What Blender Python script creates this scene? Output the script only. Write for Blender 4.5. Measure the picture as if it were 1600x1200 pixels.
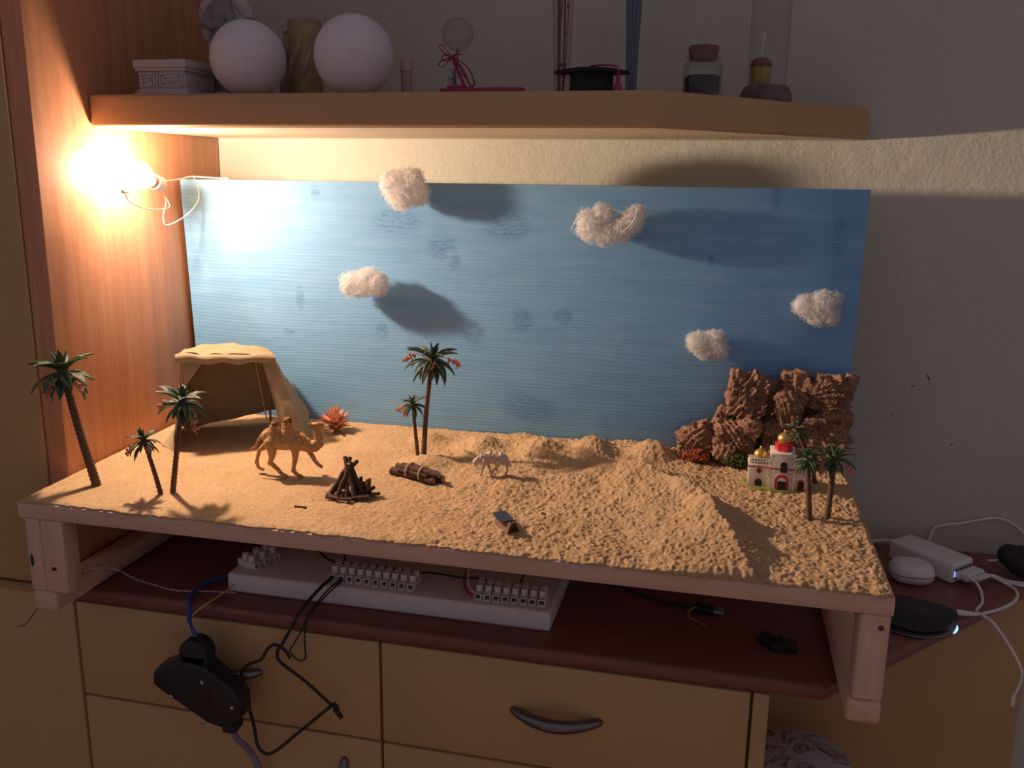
import bpy, bmesh, math, random
import numpy as np
from mathutils import Vector, Matrix, noise as mnoise

for o in list(bpy.data.objects):
    bpy.data.objects.remove(o, do_unlink=True)
scene = bpy.context.scene
COL = scene.collection
PI = math.pi
# all geometry below is written with z = 0 at the top of the diorama platform;
# at the very end every top-level object is lifted so that the floor is z = 0
LIFT = 0.93

# ------------------------------------------------------------------ camera
cam_d = bpy.data.cameras.new('camera')
cam = bpy.data.objects.new('camera', cam_d); COL.objects.link(cam)
CAM = Vector((0.8125, -1.25, 0.3919)); YAW, PITCH, ROLL = 0.2263, 0.2284, 0.014
_f = Vector((-math.sin(YAW)*math.cos(PITCH), math.cos(YAW)*math.cos(PITCH), -math.sin(PITCH)))
_r = Vector((math.cos(YAW), math.sin(YAW), 0)); _u = _r.cross(_f)
r2 = _r*math.cos(ROLL)+_u*math.sin(ROLL); u2 = -_r*math.sin(ROLL)+_u*math.cos(ROLL)
mw = Matrix.Identity(4)
for i in range(3):
    mw[i][0] = r2[i]; mw[i][1] = u2[i]; mw[i][2] = -_f[i]; mw[i][3] = CAM[i]
cam.matrix_world = mw
cam_d.sensor_width = 36; cam_d.lens = 1388.24*36/1600
cam_d.clip_start = 0.02; cam_d.clip_end = 50
scene.camera = cam

# ------------------------------------------------------------------ world, exposure
w = bpy.data.worlds.new('room_light'); scene.world = w; w.use_nodes = True
bg = w.node_tree.nodes['Background']
bg.inputs[0].default_value = (1.0, 0.86, 1.0, 1); bg.inputs[1].default_value = 0.175
vs = scene.view_settings
vs.view_transform = 'Standard'; vs.look = 'None'; vs.exposure = 0; vs.gamma = 1
vs.use_curve_mapping = False
BULB = Vector((0.042, -0.168, 0.388))
BULB_COL = (1.0, 0.74, 0.54); BULB_W = 12.0

# ================================================================== helpers
class MB:
    """collects shapes in world coordinates and links them as one mesh"""
    def __init__(s): s.v = []; s.f = []
    def add(s, vs, fs, M=None):
        k = len(s.v)
        s.v += [tuple(M @ Vector(p)) if M is not None else tuple(p) for p in vs]
        s.f += [tuple(i+k for i in q) for q in fs]
        return s
    def box(s, a, b, M=None):
        (x0, y0, z0), (x1, y1, z1) = a, b
        return s.add([(x0,y0,z0),(x1,y0,z0),(x1,y1,z0),(x0,y1,z0),(x0,y0,z1),(x1,y0,z1),(x1,y1,z1),(x0,y1,z1)],
                     [(0,3,2,1),(4,5,6,7),(0,1,5,4),(1,2,6,5),(2,3,7,6),(3,0,4,7)], M)
    def prism(s, poly, z0, z1, M=None):
        n = len(poly)
        a = sum(poly[i][0]*poly[(i+1)%n][1]-poly[(i+1)%n][0]*poly[i][1] for i in range(n))
        if a < 0: poly = poly[::-1]
        vs_ = [(p[0],p[1],z0) for p in poly]+[(p[0],p[1],z1) for p in poly]
        fs = [tuple(range(n))[::-1], tuple(range(n,2*n))]+[(i,(i+1)%n,n+(i+1)%n,n+i) for i in range(n)]
        return s.add(vs_, fs, M)
    def tube(s, pts, rad, n=8, caps=True, M=None, rnd=False, flat=None):
        P = [Vector(p) for p in pts]
        if not hasattr(rad, '__len__'): rad = [rad]*len(P)
        rad = list(rad)
        if rnd:   # round ends
            for e in (0, 1):
                d = (P[0]-P[1]).normalized() if e == 0 else (P[-1]-P[-2]).normalized()
                R = rad[0] if e == 0 else rad[-1]; base = P[0] if e == 0 else P[-1]
                ex = [(base+d*R*math.sin(t), R*math.cos(t)) for t in (0.5, 1.0, 1.4)]
                if e == 0:
                    P = [q for q,_ in ex[::-1]]+P; rad = [q for _,q in ex[::-1]]+rad
                else:
                    P = P+[q for q,_ in ex]; rad = rad+[q for _,q in ex]
        T = []
        for i in range(len(P)):
            t = P[min(i+1,len(P)-1)]-P[max(i-1,0)]
            T.append(t.normalized() if t.length > 1e-9 else Vector((0,0,1)))
        up = Vector((0,0,1)) if abs(T[0].z) < .9 else Vector((1,0,0))
        N = T[0].cross(up).normalized(); vs_ = []
        for i, p in enumerate(P):
            N = (N-T[i]*N.dot(T[i])).normalized(); B = T[i].cross(N)
            for k in range(n):
                a = 2*PI*k/n
                e2 = flat if flat else 1
                vs_.append(p+(N*math.cos(a)+B*math.sin(a)*e2)*rad[i])
        m = len(P)
        fs = [(i*n+k, i*n+(k+1)%n, (i+1)*n+(k+1)%n, (i+1)*n+k) for i in range(m-1) for k in range(n)]
        if caps: fs += [tuple(range(n))[::-1], tuple((m-1)*n+k for k in range(n))]
        return s.add(vs_, fs, M)
    def lathe(s, prof, n=28, c=(0,0,0), M=None):
        c = Vector(c); vs_ = []
        for r, z in prof:
            for k in range(n):
                a = 2*PI*k/n; vs_.append(c+Vector((r*math.cos(a), r*math.sin(a), z)))
        m = len(prof)
        fs = [(i*n+k, i*n+(k+1)%n, (i+1)*n+(k+1)%n, (i+1)*n+k) for i in range(m-1) for k in range(n)]
        if prof[0][0] > 1e-6: fs.append(tuple(range(n))[::-1])
        if prof[-1][0] > 1e-6: fs.append(tuple((m-1)*n+k for k in range(n)))
        return s.add(vs_, fs, M)
    def ball(s, c, r, n=12, m=8, sc=(1,1,1), M=None):
        prof = [(max(1e-7, r*math.sin(PI*i/m)), -r*math.cos(PI*i/m)) for i in range(m+1)]
        t = Matrix.Translation(Vector(c)) @ Matrix.Diagonal((*sc,1))
        if M is not None: t = M @ t
        return s.lathe(prof, n, M=t)
    def mesh(s, name, off=Vector((0,0,0)), bevel=0, seg=2, smooth=True, ang=38, weld=True):
        bm = bmesh.new()
        vv = [bm.verts.new(Vector(p)-off) for p in s.v]
        for q in s.f:
            try: bm.faces.new([vv[i] for i in q])
            except ValueError: pass
        if weld: bmesh.ops.remove_doubles(bm, verts=bm.verts, dist=2e-6)
        if bevel > 0:
            es = [e for e in bm.edges if len(e.link_faces) == 2 and e.calc_face_angle(0) > .5]
            bmesh.ops.bevel(bm, geom=es, offset=bevel, segments=seg, profile=.5, affect='EDGES', clamp_overlap=True)
        bmesh.ops.recalc_face_normals(bm, faces=bm.faces)
        if smooth:
            for q in bm.faces: q.smooth = True
            for e in bm.edges:
                if len(e.link_faces) == 2 and e.calc_face_angle(0) > math.radians(ang): e.smooth = False
        me = bpy.data.meshes.new(name); bm.to_mesh(me); bm.free()
        return me
    def build(s, name, mat, parent=None, **kw):
        off = origin(parent) if parent else s.base()
        o = bpy.data.objects.new(name, s.mesh(name, off, **kw)); COL.objects.link(o)
        o.data.materials.append(mat)
        if parent: o.parent = parent
        else: o.location = off
        return o
    def base(s):
        a = np.array([tuple(p) for p in s.v]); lo, hi = a.min(0), a.max(0)
        return Vector(((lo[0]+hi[0])/2, (lo[1]+hi[1])/2, lo[2]))

def origin(o):
    p = Vector((0,0,0))
    while o: p += o.location; o = o.parent
    return p

def tag(o, label, cat, group=None):
    o['label'] = label; o['category'] = cat
    if group: o['group'] = group
    return o
def thing(name, label, cat, loc, group=None):
    o = bpy.data.objects.new(name, None); COL.objects.link(o); o.location = loc
    o.empty_display_size = .02
    return tag(o, label, cat, group)
def struct(o): o['kind'] = 'structure'; return o
def link(name, me, parent, M, mat=None):
    o = bpy.data.objects.new(name, me); COL.objects.link(o); o.parent = parent
    o.matrix_basis = M
    return o
def spline(pts, k=6):
    """Catmull-Rom through points"""
    P = [Vector(p) for p in pts]; P = [2*P[0]-P[1]]+P+[2*P[-1]-P[-2]]; out = []
    for i in range(1, len(P)-2):
        a, b, c, d = P[i-1:i+3]
        for j in range(k):
            t = j/k
            out.append(.5*((2*b)+(c-a)*t+(2*a-5*b+4*c-d)*t*t+(3*b-a-3*c+d)*t**3))
    out.append(P[-2]); return out

# ------------------------------------------------------------------ materials
def s2l(c): return tuple((x/12.92 if x <= .04045 else ((x+.055)/1.055)**2.4) for x in c)
def new_mat(name):
    m = bpy.data.materials.new(name); m.use_nodes = True
    nt = m.node_tree; return m, nt, nt.nodes['Principled BSDF']
def N(nt, t, **kw):
    n = nt.nodes.new(t)
    for k, v in kw.items(): setattr(n, k, v)
    return n
def coords(nt, scale=(1,1,1), kind='Object', rot=(0,0,0)):
    tc = N(nt,'ShaderNodeTexCoord'); mp = N(nt,'ShaderNodeMapping')
    mp.inputs['Scale'].default_value = scale; mp.inputs['Rotation'].default_value = rot
    nt.links.new(tc.outputs[kind], mp.inputs[0]); return mp.outputs[0]
def noise_tex(nt, vec, scale, detail=4, rough=.55, dist=0):
    n = N(nt,'ShaderNodeTexNoise'); nt.links.new(vec, n.inputs['Vector'])
    n.inputs['Scale'].default_value = scale; n.inputs['Detail'].default_value = detail
    n.inputs['Roughness'].default_value = rough; n.inputs['Distortion'].default_value = dist
    return n.outputs['Fac']
def ramp(nt, fac, stops):
    r = N(nt,'ShaderNodeValToRGB'); nt.links.new(fac, r.inputs[0]); e = r.color_ramp.elements
    while len(e) < len(stops): e.new(.5)
    for i, (p, c) in enumerate(stops): e[i].position = p; e[i].color = (*c[:3], 1)
    return r.outputs[0]
def bump(nt, b, h, strength=.3, dist=.001, prev=None):
    n = N(nt,'ShaderNodeBump'); n.inputs['Strength'].default_value = strength; n.inputs['Distance'].default_value = dist
    nt.links.new(h, n.inputs['Height'])
    if prev: nt.links.new(prev, n.inputs['Normal'])
    nt.links.new(n.outputs[0], b.inputs['Normal']); return n.outputs[0]
def simple(name, col, rough=.6, metal=0, var=.12, vscale=60, bstr=0, bscale=300, bdist=.0005, stretch=(1,1,1), spec=.5):
    """one colour with slight mottling and fine relief"""
    m, nt, b = new_mat(name); v = coords(nt, stretch)
    lo = tuple(c*(1-var) for c in col); hi = tuple(min(1, c*(1+var)) for c in col)
    nt.links.new(ramp(nt, noise_tex(nt, v, vscale), [(.3, lo), (.7, hi)]), b.inputs['Base Color'])
    b.inputs['Roughness'].default_value = rough; b.inputs['Metallic'].default_value = metal
    b.inputs['Specular IOR Level'].default_value = spec
    if bstr: bump(nt, b, noise_tex(nt, v, bscale), bstr, bdist)
    return m
def wood(name, c1, c2, axis='z', scale=14, rough=.45, stretch=14, bstr=.12):
    m, nt, b = new_mat(name)
    sc = [stretch]*3; sc['xyz'.index(axis)] = 1
    v = coords(nt, tuple(sc))
    f1 = noise_tex(nt, v, scale*.35, 5, .6, .6); f2 = noise_tex(nt, v, scale*2.2, 4, .6, .2)
    mx = N(nt,'ShaderNodeMath', operation='MULTIPLY_ADD'); nt.links.new(f2, mx.inputs[0]); mx.inputs[1].default_value = .45
    nt.links.new(f1, mx.inputs[2])
    nt.links.new(ramp(nt, mx.outputs[0], [(.48, c1), (.95, c2)]), b.inputs['Base Color'])
    b.inputs['Roughness'].default_value = rough
    if bstr: bump(nt, b, mx.outputs[0], bstr, .0006)
    return m
def glass(name, tint=(1,1,1), gloss=.02, ior=1.45):
    m, nt, b = new_mat(name); nt.nodes.remove(b)
    t = N(nt,'ShaderNodeBsdfTransparent'); t.inputs[0].default_value = (*tint,1)
    g = N(nt,'ShaderNodeBsdfGlossy'); g.inputs['Roughness'].default_value = gloss
    f = N(nt,'ShaderNodeMapRange'); lw = N(nt,'ShaderNodeLayerWeight'); lw.inputs[0].default_value = .5
    pw = N(nt,'ShaderNodeMath', operation='POWER'); pw.inputs[1].default_value = 3.5; nt.links.new(lw.outputs['Facing'], pw.inputs[0])
    nt.links.new(pw.outputs[0], f.inputs[0]); f.inputs[3].default_value = ((ior-1)/(ior+1))**2; f.inputs[4].default_value = .65
    x = N(nt,'ShaderNodeMixShader')
    nt.links.new(f.outputs[0], x.inputs[0]); nt.links.new(t.outputs[0], x.inputs[1]); nt.links.new(g.outputs[0], x.inputs[2])
    nt.links.new(x.outputs[0], nt.nodes['Material Output'].inputs[0]); return m
def cloth(name, col, trans=.25, var=.1, bscale=700, bstr=.35):
    m, nt, b = new_mat(name); v = coords(nt)
    lo = tuple(c*(1-var) for c in col); hi = tuple(min(1,c*(1+var)) for c in col)
    c = ramp(nt, noise_tex(nt, v, 60), [(.3,lo),(.7,hi)])
    nt.links.new(c, b.inputs['Base Color']); b.inputs['Roughness'].default_value = .95
    b.inputs['Specular IOR Level'].default_value = .1
    bump(nt, b, noise_tex(nt, v, bscale, 3), bstr, .0006)
    t = N(nt,'ShaderNodeBsdfTranslucent'); nt.links.new(c, t.inputs[0])
    x = N(nt,'ShaderNodeMixShader'); x.inputs[0].default_value = trans
    nt.links.new(b.outputs[0], x.inputs[1]); nt.links.new(t.outputs[0], x.inputs[2])
    nt.links.new(x.outputs[0], nt.nodes['Material Output'].inputs[0]); return m

MT = {}
MT['ochre'] = simple('ochre_lacquer', (.50,.315,.150), .38, var=.05, vscale=9, bstr=.05, bscale=60)
MT['cherry'] = wood('cherry_veneer', (.48,.20,.095), (.66,.31,.165), 'z', 16, .42)
MT['worktop'] = wood('dark_cherry_worktop', (.165,.058,.050), (.235,.085,.068), 'x', 12, .4)
MT['pine'] = wood('raw_pine', (.58,.36,.26), (.74,.49,.37), 'x', 20, .75, 10, .25)
MT['pine_y'] = wood('raw_pine_rail', (.58,.36,.26), (.74,.49,.37), 'y', 20, .75, 10, .25)
MT['pine_z'] = wood('raw_pine_leg', (.56,.35,.26), (.74,.49,.38), 'z', 20, .75, 10, .25)
MT['black'] = simple('black_plastic', (.012,.012,.014), .42, var=.1)
MT['blackmat'] = simple('black_rubber', (.015,.014,.016), .6, var=.1)
MT['white'] = simple('white_plastic', (.72,.70,.68), .4, var=.04)
MT['foam'] = simple('white_foam_board', (.70,.68,.66), .85, var=.06, vscale=120, bstr=.4, bscale=500)
MT['metal'] = simple('brushed_steel', (.45,.46,.48), .32, 1, var=.08)
MT['dkmetal'] = simple('dark_steel', (.20,.18,.19), .33, 1, var=.1)
MT['gold'] = simple('gold_paint', (.62,.40,.12), .4, .7, var=.12, vscale=200)
MT['red'] = simple('red_paint', (.55,.03,.035), .45, var=.12, vscale=200)
MT['copper'] = simple('copper', (.75,.36,.2), .4, .8)
MT['wire_w'] = simple('white_wire', (.75,.72,.68), .45)
MT['wire_p'] = simple('grey_violet_cable', (.22,.20,.27), .5)
MT['wire_b'] = simple('blue_wire', (.05,.08,.32), .45)
MT['wire_y'] = simple('yellow_green_wire', (.45,.42,.10), .5)
MT['wire_r'] = simple('red_wire', (.45,.03,.03), .5)
MT['glass'] = glass('clear_glass'); 

# ================================================================== the setting
def wall_mat():
    m, nt, b = new_mat('rough_cream_plaster'); v = coords(nt)
    nt.links.new(ramp(nt, noise_tex(nt, v, 5, 3), [(.3,(.50,.49,.415)),(.7,(.565,.555,.47))]), b.inputs['Base Color'])
    b.inputs['Roughness'].default_value = .85; b.inputs['Specular IOR Level'].default_value = .25
    n1 = bump(nt, b, noise_tex(nt, v, 190, 3, .6), .55, .0016)
    bump(nt, b, noise_tex(nt, v, 34, 3, .5), .35, .004, n1)
    return m
MT['wall'] = wall_mat()
WY = 0.1103
o = MB().box((-1.0,WY,-LIFT),(2.3,WY+.12,1.5)).build('wall_back', MT['wall'], smooth=False); struct(o)
tag(o, 'cream rough plaster wall behind the shelf and blue board', 'wall')
# small scuffs on the plaster
mb = MB()
for (x,z,l,a) in ((1.118,.118,.010,-1.0),(1.098,.104,.004,.6),(1.16,.02,.004,.3),(1.075,.06,.003,1)):
    dx, dz = math.cos(a)*l/2, math.sin(a)*l/2
    mb.tube([(x-dx,WY-.0002,z-dz),(x,WY-.0004,z),(x+dx,WY-.0002,z+dz)], [.0005,.0011,.0004], 6)
mb.build('scuff', simple('grey_scuff', (.12,.11,.11), .9), o)
o = MB().box((-2.5,-3.2,-LIFT-.05),(3,WY+.12,-LIFT)).build('floor', wood('floor_boards', (.25,.15,.09),(.36,.23,.14),'x'), smooth=False); struct(o)
tag(o, 'brown wooden floor below the furniture', 'floor')
o = MB().box((.90,WY-.016,-LIFT),(1.298,WY,-.161)).build('trim_1', MT['ochre'], bevel=.001); struct(o)
tag(o, 'ochre panel on the wall below the worktop, right of the drawers', 'wall panel')

# ================================================================== furniture
t = thing('tall_cabinet', 'tall cherry wood cabinet with ochre doors at the left edge', 'cabinet', (-.3,-.1,-LIFT))
MB().box((-.03,-.302,-.1405),(0,WY-.0015,1.25)).build('side_panel', MT['cherry'], t, bevel=.0015)
MB().box((-.62,-.285,-LIFT),(-.0305,WY-.003,1.25)).build('carcass', MT['ochre'], t, smooth=False)
MB().box((-.62,-.304,-.1565),(-.032,-.286,1.25)).build('door', MT['ochre'], t, bevel=.002)
MB().box((-.62,-.326,-LIFT+.02),(.0055,-.286,-.1595)).build('door', MT['ochre'], t, bevel=.002)
MB().box((-.03,-.290,-LIFT),(.006,WY-.003,-.1615)).build('filler_panel', MT['ochre'], t, smooth=False)

def bow_handle(c, half, vertical, parent):
    mb = MB(); P = []; R = []
    for i in range(15):
        s = -1+2*i/14
        a = s*half; out = .019*(1-s*s*.9)-.002*abs(s); sag = -.0015*(1-s*s)
        P.append(c+(Vector((0, -out, a)) if vertical else Vector((a, -out, sag+.004)))); R.append(.0080-.0030*abs(s)**2)
    mb.tube(P, R, 12, rnd=True)
    for s in (-1, 1):
        p = P[1] if s < 0 else P[-2]
        mb.tube([p, (p.x, c.y, p.z)], .0045, 8)
    return mb.build('handle', MT['dkmetal'], parent)
t = thing('drawer_cabinet', 'ochre cabinet with wide top drawers and dark bow handles under the worktop', 'cabinet', (.45,-.1,-LIFT))
MB().box((.0085,-.304,-LIFT),(.898,WY-.002,-.1615)).build('carcass', MT['ochre'], t, smooth=False)
for x0, x1 in ((.0095,.4370),(.4400,.8775)):
    d = MB().box((x0,-.326,-.2995),(x1,-.305,-.1635)).build('drawer', MT['ochre'], t, bevel=.0022)
    bow_handle(Vector(((x0+x1)/2,-.327,-.2315)), .051, False, d)
    d = MB().box((x0,-.326,-LIFT+.06),(x1,-.305,-.3025)).build('door', MT['ochre'], t, bevel=.0022)
    hx = .388 if x0 < .3 else .488
    bow_handle(Vector((hx,-.327,-.385)), .05, True, d)
MB().box((.8805,-.325,-LIFT),(.898,-.3045,-.1635)).build('end_post', MT['ochre'], t, bevel=.002)

DESK = -.141
# worktop with a bevelled right-hand end that runs back to the wall
o = MB().prism([(.001,WY-.001),(.001,-.330),(.955,-.330),(1.352,WY-.001)], -.161, DESK).build('worktop', MT['worktop'], bevel=.007, seg=3)
tag(o, 'dark cherry worktop with a slanted right end, under the diorama stand', 'worktop')
t = thing('wall_shelf', 'thick ochre wall shelf with a slanted right end above the blue board', 'shelf', (.45,-.05,.449))
MB().prism([(.0008,WY-.001),(.0008,-.2005),(.7365,-.2005),(.997,.082),(.997,WY-.001)], .4490, .4895).build('shelf_board', MT['ochre'], t, bevel=.0045, seg=4)
MB().prism([(.0030,WY-.0015),(.0030,-.1940),(.7330,-.1940),(.990,.084),(.990,WY-.0015)], .4484, .4489).build('underside_laminate', simple('cream_laminate', (.80,.66,.46), .5, var=.04, vscale=12), t)

# ================================================================== diorama stand
DEP = .3935
t = thing('diorama_stand', 'raw pine stand with legs and rails carrying the sand landscape', 'stand', (.5,-.2,DESK))
MB().box((0,-DEP,-.0200),(1,.013,-.0006)).build('platform_board', MT['pine'], t, bevel=.0012)
RZ = -.1150
MB().box((.0068,-DEP+.0006,RZ+.0002),(.0286,-DEP+.030,-.0202)).build('leg', MT['pine_z'], t, bevel=.002)
MB().box((.0290,-DEP,RZ+.0002),(.0602,-DEP+.026,-.0202)).build('leg', MT['pine_z'], t, bevel=.002)
MB().box((.9698,-DEP+.001,RZ+.0002),(.9988,-DEP+.034,-.0202)).build('leg', MT['pine_z'], t, bevel=.0035, seg=3)
MB().box((.010,-.035,RZ+.0002),(.040,-.008,-.0202)).build('leg', MT['pine_z'], t, bevel=.002)
MB().box((.969,-.035,RZ+.0002),(.9985,-.008,-.0202)).build('leg', MT['pine_z'], t, bevel=.002)
MB().box((.0085,-DEP-.001,DESK+.0003),(.0420,.0,RZ)).build('bottom_rail', MT['pine_y'], t, bevel=.004, seg=3)
MB().box((.9660,-DEP-.0005,DESK+.0003),(.9995,.0,RZ)).build('bottom_rail', MT['pine_y'], t, bevel=.006, seg=3)
mb = MB().ball((.990,-DEP+.0008,-.034), .0030, 10, 6, (1,.25,1))
mb.build('knot', simple('wood_knot', (.12,.06,.04), .8), t)
MB().ball((.043,-DEP-.0002,-.083), .004, 10, 6, (1,.12,.6)).build('knot', MT['blackmat'], t)
MB().ball((.012,-DEP+.0004,-.075), .004, 10, 6, (.6,.12,2.2)).build('knot', MT['blackmat'], t)

# ------------------------------------------------------------------ sand
def vnoise(x, y, sc, seed):
    rng = np.random.RandomState(seed); G = rng.rand(256,256)
    u, v = x*sc, y*sc
    i, j = np.floor(u).astype(int), np.floor(v).astype(int); a, b = u-i, v-j
    a = a*a*(3-2*a); b = b*b*(3-2*b)
    g = lambda p, q: G[p % 256, q % 256]
    return g(i,j)*(1-a)*(1-b)+g(i+1,j)*a*(1-b)+g(i,j+1)*(1-a)*b+g(i+1,j+1)*a*b
RIDGE = np.array([(.650,-.168,.004),(.673,-.155,.016),(.7166,-.142,.028),(.7686,-.188,.030),(.8085,-.226,.032),(.8348,-.304,.029),(.8517,-.348,.018),(.866,-.382,.003)])
MOUNDS = [(.4154,-.0564,.022,.011),(.4963,-.068,.031,.016),(.5824,-.0638,.030,.018),(.6535,-.051,.030,.022),(.7368,-.0495,.032,.021),
          (.4414,-.1577,.034,.010),(.3494,-.0714,.045,.003),(.55,-.03,.03,.006),(.70,-.022,.03,.006),(.56,-.205,.05,.005),(.93,-.12,.06,.003)]
def sand_h(x, y, fine=True):
    x = np.atleast_1d(np.asarray(x, float)); y = np.atleast_1d(np.asarray(y, float))
    h = .0022+.0140*(y+DEP)/DEP
    for mx, my, r, mh in MOUNDS:
        d = np.hypot(x-mx, y-my)/r
        d = d*(1+.25*(vnoise(x,y,60,5)-.5))
        h = h+mh*np.exp(-(d**2.6)*1.3)
    best = np.zeros_like(h)
    for (x0,y0,h0),(x1,y1,h1) in zip(RIDGE[:-1], RIDGE[1:]):
        dx, dy = x1-x0, y1-y0; L2 = dx*dx+dy*dy; L = L2**.5
        tt = np.clip(((x-x0)*dx+(y-y0)*dy)/L2, 0, 1)
        px, py = x-(x0+tt*dx), y-(y0+tt*dy); d = np.hypot(px, py)
        side = dx*(y-y0)-dy*(x-x0)          # > 0 : right-hand / rear side
        wdt = np.where(side > 0, .042, .105)
        q = np.clip(1-d/wdt, 0, 1); sh = np.where(side > 0, q**1.15, q**1.55)
        best = np.maximum(best, (h0+tt*(h1-h0))*sh)
    h = h+best*(1+.25*(vnoise(x,y,38,9)-.5))
    k = np.clip((x-.30)/.3, 0, 1)           # smooth sand left, coarse crumbly sand right
    h = h+.0030*k*(vnoise(x,y,24,1)-.5)+.0016*(.3+k)*(vnoise(x,y,75,2)-.5)
    if fine:
        h = h+(.0004+.0018*k)*(vnoise(x,y,150,3)-.5)+(.0006+.0020*k)*(vnoise(x,y,400,4)-.5)
        b = vnoise(x,y,260,6); h = h+(.0004+.0016*k)*np.clip(b-.72,0,1)*4*.6
    return h
def SZ(x, y): return float(sand_h(x, y, False)[0])
def make_sand():
    nx, ny = 820, 330
    X, Y = np.meshgrid(np.linspace(.0015,.9985,nx), np.linspace(-DEP+.001,-.0022,ny))
    H = sand_h(X.ravel(), Y.ravel()).reshape(X.shape)
    edge = np.minimum(np.minimum(X, 1-X), Y+DEP); e = np.clip(edge/.008, 0, 1)
    H = (H+.0008)*(.30+.70*np.sqrt(e))-.0004
    jag = vnoise(X[0], X[0]*0, 60, 11)*.007+vnoise(X[0], X[0]*0, 240, 12)*.004
    wt = np.clip(1-(Y+DEP)/.03, 0, 1)
    Y = Y+wt*(jag[None,:]-.0072)*.8
    Y = np.maximum(Y, -DEP-.0012)
    jx = vnoise(Y[:,0], Y[:,0]*0, 120, 13)*.002
    X = np.clip(X+np.clip(1-X/.02,0,1)*jx[:,None]-np.clip(1-(1-X)/.02,0,1)*jx[:,None], .0005, .9995)
    P = np.stack([X,Y,H],-1).reshape(-1,3)
    idx = np.arange(nx*ny).reshape(ny,nx)
    F = np.stack([idx[:-1,:-1],idx[:-1,1:],idx[1:,1:],idx[1:,:-1]],-1).reshape(-1,4)
    # skirt down to the board
    rim = np.concatenate([idx[0,:], idx[1:,-1], idx[-1,-2::-1], idx[-2:0:-1,0]])
    S = P[rim].copy(); S[:,2] = -.0005; k = len(P); n = len(rim)
    P = np.concatenate([P,S]); a = np.arange(n); b = (a+1) % n
    F = np.concatenate([F, np.stack([rim[b],rim[a],k+a,k+b],-1)])
    me = bpy.data.meshes.new('sand'); me.from_pydata(P.tolist(), [], F.tolist())
    me.polygons.foreach_set('use_smooth', np.ones(len(F), bool)); me.update()
    m, nt, b_ = new_mat('yellow_sand'); v = coords(nt)
    c1 = ramp(nt, noise_tex(nt, v, 420, 3, .7), [(.28,(.36,.218,.115)),(.45,(.55,.362,.20)),(.68,(.66,.46,.275))])
    c2 = ramp(nt, noise_tex(nt, v, 18, 3), [(.3,(.86,.84,.80)),(.7,(1,1,1))])
    mx = N(nt,'ShaderNodeMix', data_type='RGBA', blend_type='MULTIPLY'); mx.inputs[0].default_value = 1
    nt.links.new(c1, mx.inputs[6]); nt.links.new(c2, mx.inputs[7]); nt.links.new(mx.outputs[2], b_.inputs['Base Color'])
    b_.inputs['Roughness'].default_value = .95; b_.inputs['Specular IOR Level'].default_value = .1
    bump(nt, b_, noise_tex(nt, v, 620, 4, .75), .75, .0016)
    me.materials.append(m)
    o = bpy.data.objects.new('sand', me); COL.objects.link(o); o['kind'] = 'stuff'
    MT['sand'] = m
    return tag(o, 'yellow sand with dunes spread over the wooden platform', 'sand')
make_sand()

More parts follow.
